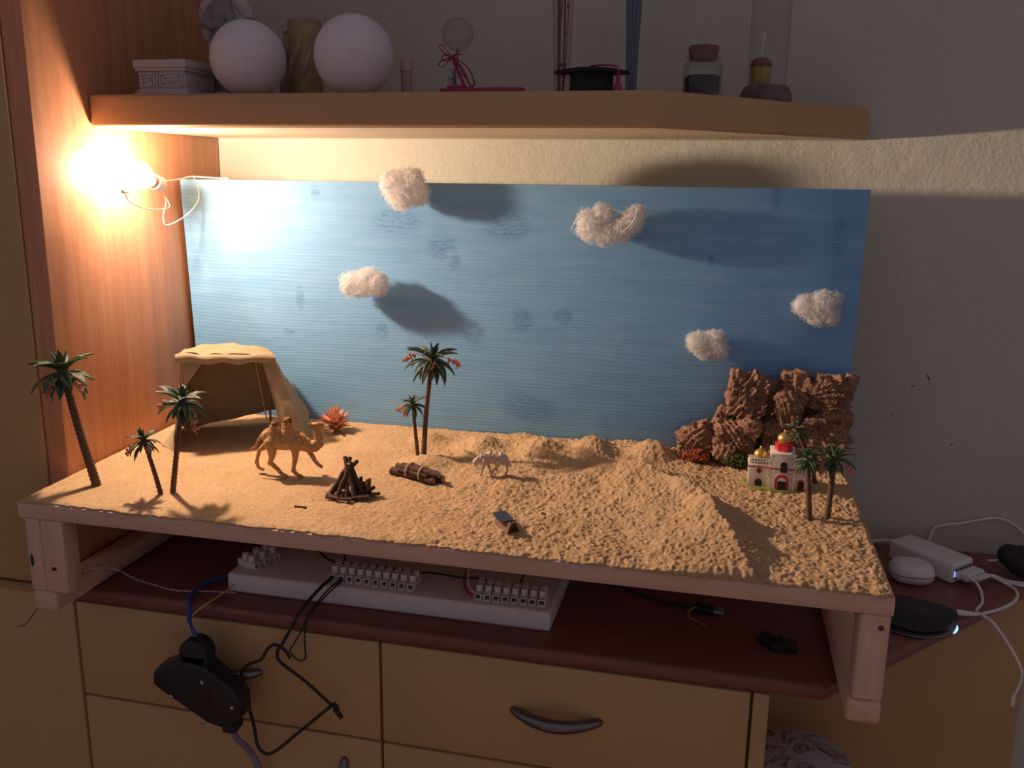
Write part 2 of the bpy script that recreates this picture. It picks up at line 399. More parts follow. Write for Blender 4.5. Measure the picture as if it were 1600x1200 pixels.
# ------------------------------------------------------------------ blue board
def board_mat():
    m, nt, b = new_mat('brushed_blue_paint')
    v = coords(nt); vx = coords(nt, (1,1,9)); vs_ = coords(nt, (2.2,1,22))
    base = ramp(nt, noise_tex(nt, vx, 9, 5, .6, .4), [(.3,(.185,.40,.67)),(.55,(.22,.445,.72)),(.8,(.26,.49,.76))])
    # thin dark brush marks where the darker undercoat shows
    sep = N(nt,'ShaderNodeTexCoord')
    acc = None
    for (x,z,rx,rz) in ((.3517,.3282,.040,.018),(.515,.325,.036,.020),(.4197,.2934,.022,.022),(.44,.272,.010,.012),(.5517,.059,.042,.022),(.2276,.368,.008,.012),
                        (.5399,.1918,.016,.018),(.1929,.2092,.007,.020),(.8787,.3739,.007,.02),(.3236,.1666,.010,.014),(.4682,.1693,.018,.018),
                        (.9616,.3222,.010,.026),(.8003,.2877,.006,.009),(.60,.2,.014,.012),(.17,.155,.010,.006)):
        s_ = N(nt,'ShaderNodeVectorMath', operation='SUBTRACT'); s_.inputs[1].default_value = (x-.5, 0, z)
        nt.links.new(sep.outputs['Object'], s_.inputs[0])
        q = N(nt,'ShaderNodeVectorMath', operation='MULTIPLY'); q.inputs[1].default_value = (1/rx, 0, 1/rz); nt.links.new(s_.outputs[0], q.inputs[0])
        l = N(nt,'ShaderNodeVectorMath', operation='LENGTH'); nt.links.new(q.outputs[0], l.inputs[0])
        mr = N(nt,'ShaderNodeMapRange'); mr.inputs[1].default_value = 1.2; mr.inputs[2].default_value = .7
        nt.links.new(l.outputs['Value'], mr.inputs[0])
        if acc is None: acc = mr.outputs[0]
        else:
            a = N(nt,'ShaderNodeMath', operation='MAXIMUM'); nt.links.new(acc, a.inputs[0]); nt.links.new(mr.outputs[0], a.inputs[1]); acc = a.outputs[0]
    st = ramp(nt, noise_tex(nt, coords(nt,(.8,1,7)), 120, 5, .8), [(.44,(0,0,0)),(.60,(1,1,1))])
    mk = N(nt,'ShaderNodeMath', operation='MULTIPLY'); nt.links.new(acc, mk.inputs[0]); nt.links.new(st, mk.inputs[1])
    mk2 = N(nt,'ShaderNodeMath', operation='MULTIPLY'); nt.links.new(mk.outputs[0], mk2.inputs[0]); mk2.inputs[1].default_value = .62
    mx = N(nt,'ShaderNodeMix', data_type='RGBA'); nt.links.new(mk2.outputs[0], mx.inputs[0])
    nt.links.new(base, mx.inputs[6]); mx.inputs[7].default_value = (.055,.16,.36,1)
    nt.links.new(mx.outputs[2], b.inputs['Base Color'])
    b.inputs['Roughness'].default_value = .7; b.inputs['Specular IOR Level'].default_value = .12
    wv = N(nt,'ShaderNodeTexWave', bands_direction='Z'); nt.links.new(coords(nt,(.22,1,1)), wv.inputs[0])
    wv.inputs['Scale'].default_value = 62; wv.inputs['Distortion'].default_value = 26; wv.inputs['Detail'].default_value = 2; wv.inputs['Detail Scale'].default_value = .16
    n1 = bump(nt, b, wv.outputs['Fac'], .16, .0008)
    n2 = bump(nt, b, noise_tex(nt, vs_, 60, 3, .6), .35, .0007, n1)
    bump(nt, b, noise_tex(nt, v, 60, 2, .5), .15, .001, n2)
    return m
BX0, BX1, BH, TILT = .0064, .9951, .3828, -.017/.3828
mb = MB().box((BX0,0,-.0004),(BX1,.012,BH))
mb.v = [(x, y+.0*0+TILT*z, z) for x,y,z in mb.v]
o = mb.build('blue_board', board_mat(), bevel=.001)
tag(o, 'blue painted wooden sky board standing behind the sand', 'board')
def BY(z): return TILT*z    # y of the painted face at height z

# ================================================================== the lit bulb
def make_bulb():
    t = thing('light_bulb', 'glowing clear light bulb on loose wires beside the cherry panel', 'light bulb', BULB-Vector((0,0,.02)))
    m, nt, b = new_mat('glowing_bulb_glass'); nt.nodes.remove(b)
    tr = N(nt,'ShaderNodeBsdfTransparent'); em = N(nt,'ShaderNodeEmission'); x = N(nt,'ShaderNodeMixShader')
    em.inputs[0].default_value = (1,.80,.52,1); em.inputs[1].default_value = 9; x.inputs[0].default_value = .45
    nt.links.new(tr.outputs[0], x.inputs[1]); nt.links.new(em.outputs[0], x.inputs[2]); nt.links.new(x.outputs[0], nt.nodes['Material Output'].inputs[0])
    # pear bulb pointing forward, its socket at the corner of the board
    ax = Vector((.034,-.095,.372))-BULB; L = ax.length; ax.normalize()
    Mx = Matrix.Translation(BULB) @ ax.to_track_quat('Z','Y').to_matrix().to_4x4()
    prof = [(1e-6,-.020),(.008,-.0185),(.0145,-.0135),(.0185,-.006),(.0195,.001),(.018,.009),(.0135,.018),(.0105,.026),(.009,.032)]
    mb = MB().lathe(prof, 28, M=Mx); mb.build('bulb_glass', m, t)
    mb = MB().lathe([(.0092,.031),(.0095,.034),(.0088,.0355),(.0095,.037),(.0088,.0385),(.0095,.040),(.0088,.0415),(.0092,.044),(.007,.047),(.003,.048)], 20, M=Mx)
    mb.build('screw_base', MT['copper'], t)
    mb = MB().lathe([(.0102,.040),(.0112,.041),(.0112,.058),(.0085,.062)], 20, M=Mx); mb.build('socket', simple('cream_socket', (.75,.62,.48), .5), t)
    fm, nt, b = new_mat('filament_glow'); b.inputs['Emission Color'].default_value = (1,.75,.4,1); b.inputs['Emission Strength'].default_value = 60
    MB().tube([BULB+Vector((.004*math.cos(a*1.9), .004*math.sin(a*1.9), -.004+a*.0009)) for a in range(10)], .0004, 6).build('filament', fm, t)
    # wire loops
    W = simple('thin_bulb_wire', (.45,.33,.24), .5)
    s0 = Mx @ Vector((0,.004,.060))
    p = [s0, (.026,-.085,.352),(.030,-.100,.330),(.032,-.095,.318),(.040,-.060,.330),(.043,-.030,.350),(.038,-.018,.368),(.028,-.012,.386)]
    MB().tube(spline(p), .0008, 8).build('wire', MT['wire_w'], t)
    p = [(.040,-.195,.3655),(.042,-.190,.354),(.048,-.165,.344),(.050,-.130,.342),(.045,-.105,.345),(.030,-.090,.358),tuple(s0)]
    MB().tube(spline(p), .0008, 8).build('wire', W, t)
    MB().tube([(.040,-.199,.3665),(.0385,-.187,.3665)], .0024, 10).build('wire_end', MT['copper'], t)
    p = [tuple(s0),(.024,-.04,.383),(.030,-.022,.3865),(.060,-.0105,.3850),(.085,-.010,.3845)]
    MB().tube(spline(p), .0011, 8).build('wire', MT['wire_w'], t)
    l = bpy.data.lights.new('bulb_light','POINT'); l.energy = BULB_W; l.color = BULB_COL; l.shadow_soft_size = .011
    l.use_nodes = True; ln = l.node_tree; ems = ln.nodes['Emission']
    fo = ln.nodes.new('ShaderNodeLightFalloff'); fo.inputs['Strength'].default_value = 1.0
    ml = ln.nodes.new('ShaderNodeMath'); ml.operation = 'MULTIPLY_ADD'; ml.inputs[1].default_value = 2.0
    m2 = ln.nodes.new('ShaderNodeMath'); m2.operation = 'MULTIPLY'; m2.inputs[1].default_value = .3
    m3 = ln.nodes.new('ShaderNodeMath'); m3.operation = 'MULTIPLY_ADD'; m3.inputs[1].default_value = 4.6; ln.links.new(fo.outputs['Constant'], m3.inputs[0]); ln.links.new(m2.outputs[0], m3.inputs[2])
    ln.links.new(fo.outputs['Quadratic'], m2.inputs[0]); ln.links.new(fo.outputs['Linear'], ml.inputs[0]); ln.links.new(m3.outputs[0], ml.inputs[2]); ln.links.new(ml.outputs[0], ems.inputs['Strength'])
    lo = bpy.data.objects.new('bulb_light', l); COL.objects.link(lo); lo.location = BULB-origin(t); lo.parent = t
make_bulb()

# ================================================================== palms
def frond_mesh(e0, droop, width, name):
    """plastic palm blade of length 1 along +x, creased along its middle"""
    n = 8; mb = MB(); p = Vector((0,0,0)); rows = []
    for i in range(n+1):
        s = i/n; e = math.radians(e0-droop*s)
        wd = width*(.35+.65*math.sin(PI*min(1,s*1.15+.08)*.62))*(1 if s < .55 else max(.06,(1-s)/.45)**.75)
        nrm = Vector((-math.sin(e),0,math.cos(e)))
        rows.append((p.copy(), wd, nrm))
        p = p+Vector((math.cos(e),0,math.sin(e)))/n
    vs_ = []; th = .022
    for q, wd, nrm in rows:
        for dy, dz in ((-1,.0),(-.5,.16),(0,-.10),(.5,.16),(1,.0)):
            vs_.append(q+Vector((0,dy*wd,0))+nrm*(dz*wd*1.6))
    for q, wd, nrm in rows:
        for dy, dz in ((-.9,.0),(0,-.3),(.9,.0)):
            vs_.append(q+Vector((0,dy*wd,0))+nrm*(dz*wd*1.6-th))
    fs = []; k = 5*(n+1)
    for i in range(n):
        for j in range(4): fs.append((i*5+j, i*5+j+1, (i+1)*5+j+1, (i+1)*5+j))
        for j in range(2): fs.append((k+i*3+j+1, k+i*3+j, k+(i+1)*3+j, k+(i+1)*3+j+1))
        fs.append((i*5, (i+1)*5, k+(i+1)*3, k+i*3)); fs.append((i*5+4, k+i*3+2, k+(i+1)*3+2, (i+1)*5+4))
    fs += [(0,k,k+1,1),(1,k+1,2),(2,k+1,3),(3,k+1,k+2,4)]
    e = 5*n; f_ = k+3*n
    fs += [(e,e+1,f_+1,f_),(e+1,e+2,f_+1),(e+2,e+3,f_+1),(e+3,e+4,f_+2,f_+1)]
    mb.add(vs_, fs); return mb.mesh(name, ang=60)
def frond_mat():
    m, nt, b = new_mat('dark_green_plastic_frond'); v = coords(nt, (3,14,3))
    nt.links.new(ramp(nt, noise_tex(nt, v, 2.2, 3), [(.32,(.020,.050,.026)),(.52,(.045,.095,.045)),(.72,(.17,.21,.085))]), b.inputs['Base Color'])
    b.inputs['Roughness'].default_value = .42; bump(nt, b, noise_tex(nt, v, 5, 2), .3, .02); return m
FM = frond_mat()
TIERS = [frond_mesh(80,20,.15,'frond_top'), frond_mesh(50,66,.13,'frond_high'), frond_mesh(12,80,.13,'frond_mid'), frond_mesh(-22,66,.14,'frond_low')]
for me in TIERS: me.materials.append(FM)
TRM = simple('brown_ridged_trunk', (.115,.055,.030), .7, var=.35, vscale=260, bstr=.5, bscale=700)
DATE = simple('orange_dates', (.56,.23,.13), .55, var=.25, vscale=500)
def palm(label, base, crown, L, seed, counts=(4,7,8,6), dates=(), tr=.0042, group='plastic palm trees', widen=1.0):
    rnd = random.Random(seed)
    b = Vector((base[0], base[1], SZ(base[0], base[1])-.001)); c = Vector(crown)
    t = thing('palm_tree', label, 'palm tree', b, group)
    # ringed trunk with a slight bend
    H = (c-b).length; P = []; R = []; n = max(16, int(H/.0027)); side = Vector((rnd.uniform(-1,1), rnd.uniform(-1,1), 0))*H*.02
    for i in range(n+1):
        s = i/n; P.append(b.lerp(c, s)+side*math.sin(PI*s))
        R.append((tr*(1.08-.30*s))*(1.12 if i % 2 == 0 else .92))
    MB().tube(P, R, 10).build('trunk', TRM, t, ang=80)
    tilt = Vector((0,0,1)).rotation_difference((P[-1]-P[-4]).normalized())
    tilt = Matrix.Identity(3).to_quaternion().slerp(tilt, .7).to_matrix().to_4x4()
    MB().ball(c, tr*1.5, 12, 8, (1,1,1.3)).build('crown_heart', TRM, t)
    loc = c-b
    for ti, cnt in enumerate(counts):
        a0 = rnd.uniform(0, 6.28)
        for k in range(cnt):
            a = a0+2*PI*k/cnt+rnd.uniform(-.22,.22); s = L*(.62,1.0,1.0,.92)[ti]*rnd.uniform(.86,1.1)
            zoff = L*(.10,.06,0,-.06)[ti]
            M = Matrix.Translation(loc+Vector((0,0,zoff))) @ tilt @ Matrix.Rotation(a,4,'Z') @ Matrix.Rotation(rnd.uniform(-.25,.25),4,'X') @ Matrix.Diagonal((s,s*widen,s,1))
            link('frond', TIERS[ti], t, M)
    for (az, out, dz) in dates:
        mb = MB(); d = Vector((math.cos(az), math.sin(az), 0)); q0 = c+Vector((0,0,-L*.02)); tip = c+d*L*out+Vector((0,0,dz*L))
        mid = q0.lerp(tip,.5)+Vector((0,0,L*.22)); mb.tube(spline([q0,mid,tip],4), .0006, 6)
        for k in range(26):
            s = rnd.random(); p = tip.lerp(mid, s*.7)+Vector((rnd.uniform(-1,1),rnd.uniform(-1,1),rnd.uniform(-1,.5)))*L*.11
            mb.ball(p, .0011+.0006*rnd.random(), 6, 4, (1,1,1.5))
        mb.build('date_cluster', DATE, t)
    return t
palm('tall leaning palm tree, leftmost, near the left edge of the sand', (.0629,-.329), (.0300,-.329,.1470), .043, 3, dates=((-1.9,.55,-.62),(-.35,.95,-.35)), tr=.0052, widen=1.15)
palm('small palm tree leaning left, between the two taller palms at left', (.1589,-.3358), (.1411,-.3358,.0705), .026, 5, (4,6,7,5), ((-2.6,.8,-.5),(-.6,.5,-.4)), .0029)
palm('tall palm tree standing in front of the tent', (.1691,-.3269), (.1915,-.3269,.1205), .037, 9, (4,6,7,5), ((3.0,1.0,-.25),(-.5,.75,-.75)), .0033, widen=1.2)
palm('short palm tree in the middle, left of the tallest one', (.4223,-.131), (.4157,-.131,.0860), .0225, 11, (4,6,7,5), ((3.4,.9,-.35),(-2.2,.6,-.5)), .0026)
palm('tallest palm tree in the middle of the sand, against the blue board', (.4309,-.1315), (.4439,-.1315,.1490), .0405, 14, (5,8,9,7), ((3.2,.95,.05),(-.25,1.0,.0),(-1.4,.3,-.12)), .0034)
palm('palm tree close to the toy church, left of the rightmost palm', (.9335,-.2231), (.9262,-.2231,.0800), .0235, 17, (4,7,8,6), ((-.2,.8,-.4),), .0034)
palm('rightmost palm tree with red dates at the right edge of the sand', (.9544,-.2124), (.9560,-.2124,.0800), .0275, 19, (4,6,7,5), ((-2.5,.7,-.3),(-.4,.8,-.45)), .0034)
palm('green palm tree behind the toy church in front of the bark mountain', (.9500,-.106), (.9240,-.106,.0830), .021, 23, (4,5,6,5), (), .0036)

# ================================================================== clouds
def cotton_mat():
    m, nt, b = new_mat('white_cotton'); v = coords(nt)
    b.inputs['Base Color'].default_value = (.96,.95,.94,1); b.inputs['Subsurface Weight'].default_value = .8; b.inputs['Subsurface Radius'].default_value = (1,1,1); b.inputs['Subsurface Scale'].default_value = .008; b.inputs['Roughness'].default_value = 1; b.inputs['Specular IOR Level'].default_value = 0
    bump(nt, b, noise_tex(nt, v, 300, 4, .7), .35, .002)
    t = N(nt,'ShaderNodeBsdfTranslucent'); t.inputs[0].default_value = (.96,.95,.94,1)
    x = N(nt,'ShaderNodeMixShader'); x.inputs[0].default_value = .45
    nt.links.new(b.outputs[0], x.inputs[1]); nt.links.new(t.outputs[0], x.inputs[2]); nt.links.new(x.outputs[0], nt.nodes['Material Output'].inputs[0]); return m
COT = cotton_mat()
def remesh(mb, voxel, smooth=4, dec=None):
    me = mb.mesh('tmp', smooth=False, weld=False); o = bpy.data.objects.new('tmp', me); COL.objects.link(o)
    r = o.modifiers.new('r','REMESH'); r.mode = 'VOXEL'; r.voxel_size = voxel
    if smooth:
        s = o.modifiers.new('s','SMOOTH'); s.iterations = smooth; s.factor = .5
    dg = bpy.context.evaluated_depsgraph_get(); me2 = bpy.data.meshes.new_from_object(o.evaluated_get(dg))
    bpy.data.objects.remove(o, do_unlink=True); bpy.data.meshes.remove(me)
    me2.polygons.foreach_set('use_smooth', np.ones(len(me2.polygons), bool))
    return me2
def place_mesh(name, me, mat, parent, off):
    me.transform(Matrix.Translation(-off)); me.materials.clear(); me.materials.append(mat); me.name = name
    o = bpy.data.objects.new(name, me); COL.objects.link(o)
    if parent: o.parent = parent
    else: o.location = off
    return o
def displace(me, amp, sc, seed=0, octs=4):
    n = len(me.vertices); co = np.empty(n*3); no = np.empty(n*3)
    me.vertices.foreach_get('co', co); me.vertices.foreach_get('normal', no); co = co.reshape(-1,3); no = no.reshape(-1,3)
    d = np.array([mnoise.fractal(Vector(c)*sc+Vector((seed*7.1,seed*3.3,seed)), .8, 2.1, octs, noise_basis='PERLIN_ORIGINAL') for c in co])
    co = co+no*(amp*d)[:,None]; me.vertices.foreach_set('co', co.ravel()); me.update()
def cloud(label, c, lumps, seed, fib=1100, curl=()):
    rnd = random.Random(seed); c = Vector(c); t = thing('cotton_cloud', label, 'cloud', c, 'cotton clouds on the blue board')
    mb = MB()
    for dx, dy, dz, r in lumps: mb.ball(c+Vector((dx,dy,dz)), r*.95, 16, 10, (1,.8,1))
    me = remesh(mb, .0018, 6); displace(me, .0022, 75, seed); displace(me, .0006, 330, seed+3, 3)
    co = [v.co.copy() for v in me.vertices]; no = [v.normal.copy() for v in me.vertices]
    place_mesh('cotton', me, COT, t, c)
    fb = MB()
    for _ in range(fib):
        i = rnd.randrange(len(co)); p = co[i]; n = no[i]
        tan = n.cross(Vector((rnd.uniform(-1,1),rnd.uniform(-1,1),rnd.uniform(-1,1)))).normalized()
        L = rnd.uniform(.005,.014); pts = []; hgt = rnd.uniform(.0006,.0050)
        for k in range(6):
            s = k/5; pts.append(p+tan*L*(s-.5)+n*(-.0012+hgt*math.sin(PI*s)*1.6)+Vector((rnd.uniform(-1,1),rnd.uniform(-1,1),rnd.uniform(-1,1)))*.0005)
        fb.tube(pts, .00021, 3, caps=False)
    for cu in curl: fb.tube(spline([c+Vector(q) for q in cu],5), .0006, 5)
    f = fb.build('loose_fibres', COT, t, weld=False); f['kind'] = 'stuff'
    bz = c.z; MB().tube([c+Vector((0,.004,0)), (c.x+.002, BY(bz)+.001, bz+.001)], .0004, 6).build('support_wire', MT['metal'], t)
    return t
cloud('round cotton cloud rising above the top edge of the blue board', (.375,-.042,.3745), [(-.014,0,.006,.021),(.010,0,.010,.020),(.018,0,-.006,.018),(-.002,-.004,-.010,.019),(-.018,0,.014,.012)], 1)
cloud('largest cotton cloud, wide and curled, high on the blue board', (.669,-.042,.333), [(-.028,0,-.004,.019),(-.010,0,-.010,.018),(.010,0,-.008,.018),(.026,0,.006,.016),(.034,0,.015,.010),(-.012,0,.013,.013),(-.034,0,.006,.011)], 2, 1500,
      [[(-.030,-.008,.018),(-.044,-.006,.010),(-.052,-.004,-.002),(-.055,-.004,-.009)],[(-.030,-.016,.014),(-.012,-.018,.022),(.010,-.016,.018),(.022,-.014,.010)],[(.034,-.012,.022),(.030,-.018,.006),(.016,-.018,-.010)]])
cloud('cotton cloud casting a dark shadow, above the middle palm trees', (.3113,-.040,.239), [(-.020,0,-.002,.0165),(.002,0,.002,.0175),(.020,0,.0,.017),(.012,0,.009,.012),(-.006,0,-.006,.014)], 3)
cloud('small cotton cloud low on the board, above the bark mountain', (.8035,-.026,.1735), [(-.012,0,.002,.0145),(.008,0,.004,.0145),(.014,0,-.004,.0135),(-.002,0,-.008,.012)], 4)
cloud('cotton cloud at the right edge of the blue board', (.942,-.024,.229), [(-.016,0,.002,.0135),(.006,0,.006,.0165),(.016,0,-.008,.013),(.0,0,-.010,.012),(.020,0,.012,.009)], 6)

# ================================================================== cloth shelter
TENT = cloth('sand_coloured_felt', (.42,.325,.205), .13)
def patch(name, q, parent, amp=.003, seed=0, nu=22, nv=22, th=.0014, bulge=0, edge=0, sag=0):
    """cloth quad q = (00, 10, 11, 01) with folds, given thickness"""
    q = [Vector(p) for p in q]; rows = []
    n0 = (q[1]-q[0]).cross(q[3]-q[0]).normalized()
    for j in range(nv+1):
        for i in range(nu+1):
            s, t_ = i/nu, j/nv
            p = q[0]*(1-s)*(1-t_)+q[1]*s*(1-t_)+q[2]*s*t_+q[3]*(1-s)*t_
            f = mnoise.fractal(p*38+Vector((seed,0,0)), .9, 2, 3, noise_basis='PERLIN_ORIGINAL')
            p = p+n0*(amp*f+bulge*math.sin(PI*s)*math.sin(PI*t_))
            if edge: p = p+(q[3]-q[0]).normalized()*(edge*mnoise.noise(Vector((s*5+seed,0,0)))*(1-t_)**2)
            rows.append(p)
    m = len(rows); mb = MB(); mb.add(rows+[p-n0*th for p in rows], [])
    W_ = nu+1
    for j in range(nv):
        for i in range(nu):
            a = j*W_+i; mb.f.append((a,a+1,a+W_+1,a+W_)); mb.f.append((m+a,m+a+W_,m+a+W_+1,m+a+1))
    rim = [i for i in range(nu)]+[j*W_+nu for j in range(nv)]+[nv*W_+nu-i for i in range(nu)]+[(nv-j)*W_ for j in range(nv)]
    for k in range(len(rim)):
        a, b = rim[k], rim[(k+1) % len(rim)]; mb.f.append((b,a,m+a,m+b))
    return mb.build(name, TENT, parent, ang=60)
t = thing('desert_tent', 'sand coloured felt tent with an open front at the left', 'tent', (.12,-.11,.010))
FLt, FRt = (.0975,-.182,.1425), (.1985,-.120,.1365); BLt, BRt = (.047,-.095,.137), (.150,-.035,.132)
FLb, FRb, BLb, BRb = (.080,-.193,.006), (.257,-.127,.011), (.028,-.105,.012), (.155,-.030,.036)
pts = [Vector(FLt).lerp(Vector(FRt), s)+Vector((0,0,-.0012*math.sin(s*PI)+.0012*math.sin(s*17))) for s in [i/16 for i in range(-1,18)]]
MB().tube(pts, [.0070+.0010*math.sin(i*1.3) for i in range(19)], 14, flat=.9).build('front_roll', TENT, t)
patch('roof', [(.092,-.180,.149),(.203,-.117,.144),BRt,BLt], t, .004, 1, bulge=.010)
patch('side_wall', [FLb, FLt, BLt, BLb], t, .003, 2, bulge=-.003)
patch('back_wall', [(.035,-.095,.012), (.158,-.030,.036), BRt, BLt], t, .003, 4, bulge=.002, edge=.006)
patch('side_wall', [FRb, (.205,-.020,.034), BRt, FRt], t, .003, 5, bulge=.002)
patch('door_flap', [(.2260,-.134,.011), FRb, (.2035,-.119,.141), (.1900,-.128,.134)], t, .003, 7, bulge=.004)
patch('door_flap', [(.0985,-.1815,.098), (.105,-.176,.112), (.124,-.166,.139), (.0985,-.181,.139)], t, .002, 8, 12, 12)
patch('ground_flap', [(.050,-.172,.012),(.082,-.195,.007),(.084,-.186,.030),(.050,-.140,.024)], t, .003, 9, 12, 12)
STK = simple('bare_stick', (.40,.27,.15), .7, var=.2, vscale=200)
MB().tube([(.0835,-.190,.006),(.099,-.180,.140)], .0022, 8).build('pole', STK, t)
MB().tube([(.2500,-.125,.010),(.1965,-.119,.136)], .0022, 8).build('pole', STK, t)
MB().tube([(.052,-.093,.012),(.052,-.094,.136)], .002, 8).build('pole', STK, t)
MB().tube([(.150,-.038,.018),(.147,-.038,.131)], .002, 8).build('pole', STK, t)
MB().tube([(.182,-.108,.040),(.178,-.126,.135)], .0009, 6).build('guy_stick', STK, t)

# ================================================================== animals
def chains(mb, cs, F, n=12):
    """tapered capsule chains; each node is (u, v, r, side) in the animal's own plan"""
    for ch in cs:
        P = [F(u,v,s) for u,v,r,s in ch]; R = [r for _,_,r,_ in ch]
        if len(P) == 1: mb.ball(P[0], R[0], 14, 10); continue
        mb.tube(P, R, n, rnd=True)
        for p, r in zip(P, R): mb.ball(p, r*.99, 12, 8)
def camel():
    k = .000088; b = Vector((.272,-.2415,0)); zg = SZ(.27,-.24)
    F = lambda u,v,s: Vector((b.x+(u-560)*k, b.y-s*.001+(u-560)*k*.18, zg+.0004+(1082-v)*k*.93))
    u = k
    C = [[(400,430,105*u,0),(480,470,140*u,0),(600,500,142*u,0),(740,500,140*u,0),(860,500,128*u,0),(930,540,110*u,0)],
         [(930,560,100*u,0),(1020,575,82*u,0),(1105,545,76*u,0),(1145,455,66*u,0),(1130,350,58*u,0),(1120,270,54*u,0)],
         [(1090,240,58*u,0),(1150,225,50*u,0),(1195,215,36*u,0)],[(1185,250,30*u,0)],
         [(1060,225,22*u,3),(1022,200,15*u,5)],[(1060,225,22*u,-3),(1022,200,15*u,-5)],
         [(1120,600,40*u,0),(1190,545,26*u,0)],[(1000,620,46*u,0),(1090,640,30*u,0)],
         [(480,380,110*u,0),(495,290,78*u,0),(502,248,60*u,0)],[(690,370,116*u,0),(690,260,82*u,0),(690,190,64*u,0)],[(660,150,26*u,0),(700,140,30*u,0)],
         [(560,360,60*u,0)],[(780,380,80*u,0)],
         [(390,350,45*u,0),(300,430,26*u,0),(245,510,20*u,0),(200,620,19*u,0),(140,652,16*u,0)],
         # far hind leg, near hind leg, near front leg, far front leg
         [(420,500,96*u,-6),(320,610,54*u,-7),(215,700,33*u,-7),(190,800,28*u,-7),(165,890,33*u,-7),(190,985,26*u,-7),(255,1015,28*u,-7)],
         [(470,520,110*u,6),(490,660,66*u,8),(480,770,42*u,8),(450,840,40*u,8),(540,920,32*u,8),(615,1020,30*u,8),(690,1062,30*u,8)],
         [(820,540,105*u,6),(830,660,55*u,8),(825,770,40*u,8),(800,880,31*u,8),(790,965,33*u,8),(850,1030,30*u,8),(905,1052,27*u,8)],
         [(900,560,80*u,-6),(960,690,42*u,-7),(1030,830,32*u,-7),(1075,900,30*u,-7),(1130,940,27*u,-7)]]
    mb = MB(); chains(mb, C, F)
    me = remesh(mb, .00085, 3); displace(me, .0005, 420, 2)
    m, nt, bs = new_mat('tan_painted_resin'); v = coords(nt)
    nt.links.new(ramp(nt, noise_tex(nt, v, 190, 4, .6), [(.3,(.36,.16,.055)),(.5,(.52,.26,.10)),(.7,(.62,.36,.15))]), bs.inputs['Base Color'])
    bs.inputs['Roughness'].default_value = .6; bump(nt, bs, noise_tex(nt, v, 700, 3), .4, .001)
    off = Vector((b.x,b.y,zg))
    t = thing('camel_figure', 'tan two-humped camel figure walking right in front of the tent', 'camel figure', off)
    place_mesh('body', me, m, t, off)
    hair = simple('dark_camel_hair', (.20,.075,.03), .8, var=.3, vscale=400, bstr=.6, bscale=900)
    for (uu,vv,r) in ((503,250,66),(692,192,70)):
        h = MB().ball(F(uu,vv,0)+Vector((0,0,.0006)), r*k*.95, 16, 10, (.98,1.0,1.0)); me = remesh(h, .0009, 1); displace(me, .0009, 600, 4); place_mesh('hump_hair', me, hair, t, off)
    MB().ball(F(1120,212,5.2), .0009, 8, 6).ball(F(1120,212,-5.2), .0009, 8, 6).build('eyes', MT['blackmat'], t)
camel()
def goat():
    k = .00078/16; b = Vector((.5435,-.190,0)); zg = SZ(.5435,-.190)
    F = lambda u,v,s: Vector((b.x+(u-740)*k, b.y-s*.001+(u-740)*k*.1, zg+.0004+(955-v)*k*1.02)); u = k
    C = [[(580,480,95*u,0),(740,470,105*u,0),(900,470,110*u,0),(1050,470,125*u,0)],[(1060,520,110*u,0)],
         [(560,450,85*u,0),(470,450,75*u,0),(400,480,85*u,0)],[(400,490,95*u,0),(320,560,90*u,0),(290,650,55*u,0)],[(240,580,40*u,0)],
         [(600,380,70*u,0)],[(700,340,80*u,0)],[(830,350,90*u,0)],[(950,370,90*u,0)],[(1040,400,90*u,0)],
         [(480,400,26*u,3),(500,330,20*u,4),(520,280,12*u,4)],[(450,380,26*u,-3),(455,330,18*u,-4)],
         [(1130,520,60*u,0),(1190,590,45*u,0),(1235,645,26*u,0)],
         [(560,520,75*u,3),(540,640,42*u,4),(510,760,32*u,4),(480,850,30*u,4),(450,880,28*u,4)],[(600,520,70*u,-3),(620,660,42*u,-4),(660,780,34*u,-4),(690,880,32*u,-4)],
         [(920,520,85*u,3),(890,650,48*u,4),(800,760,36*u,4),(745,860,30*u,4),(735,930,30*u,4)],[(1080,540,80*u,-3),(1120,660,42*u,-4),(1120,780,34*u,-4),(1090,900,34*u,-4)],
         [(860,700,40*u,0),(880,800,30*u,-1)]]
    mb = MB(); chains(mb, C, F, 10); me = remesh(mb, .0007, 2); displace(me, .0007, 480, 5)
    off = Vector((b.x,b.y,zg)); t = thing('pale_animal_figure', 'small pale grey animal figure with a shaggy back and lowered head', 'animal figure', off)
    place_mesh('body', me, simple('pale_bare_resin', (.50,.40,.33), .7, var=.15, vscale=200, bstr=.4, bscale=900), t, off)
    mb = MB(); rnd = random.Random(4)
    for i in range(46):
        uu = rnd.uniform(560,1010); mb.ball(F(uu, rnd.uniform(310,410), rnd.uniform(-4,4)), rnd.uniform(32,46)*u, 8, 6)
    me = remesh(mb, .0007, 1); place_mesh('fleece', me, simple('cream_fleece', (.66,.55,.44), .9, var=.2, vscale=400, bstr=.6, bscale=1200), t, off)
goat()

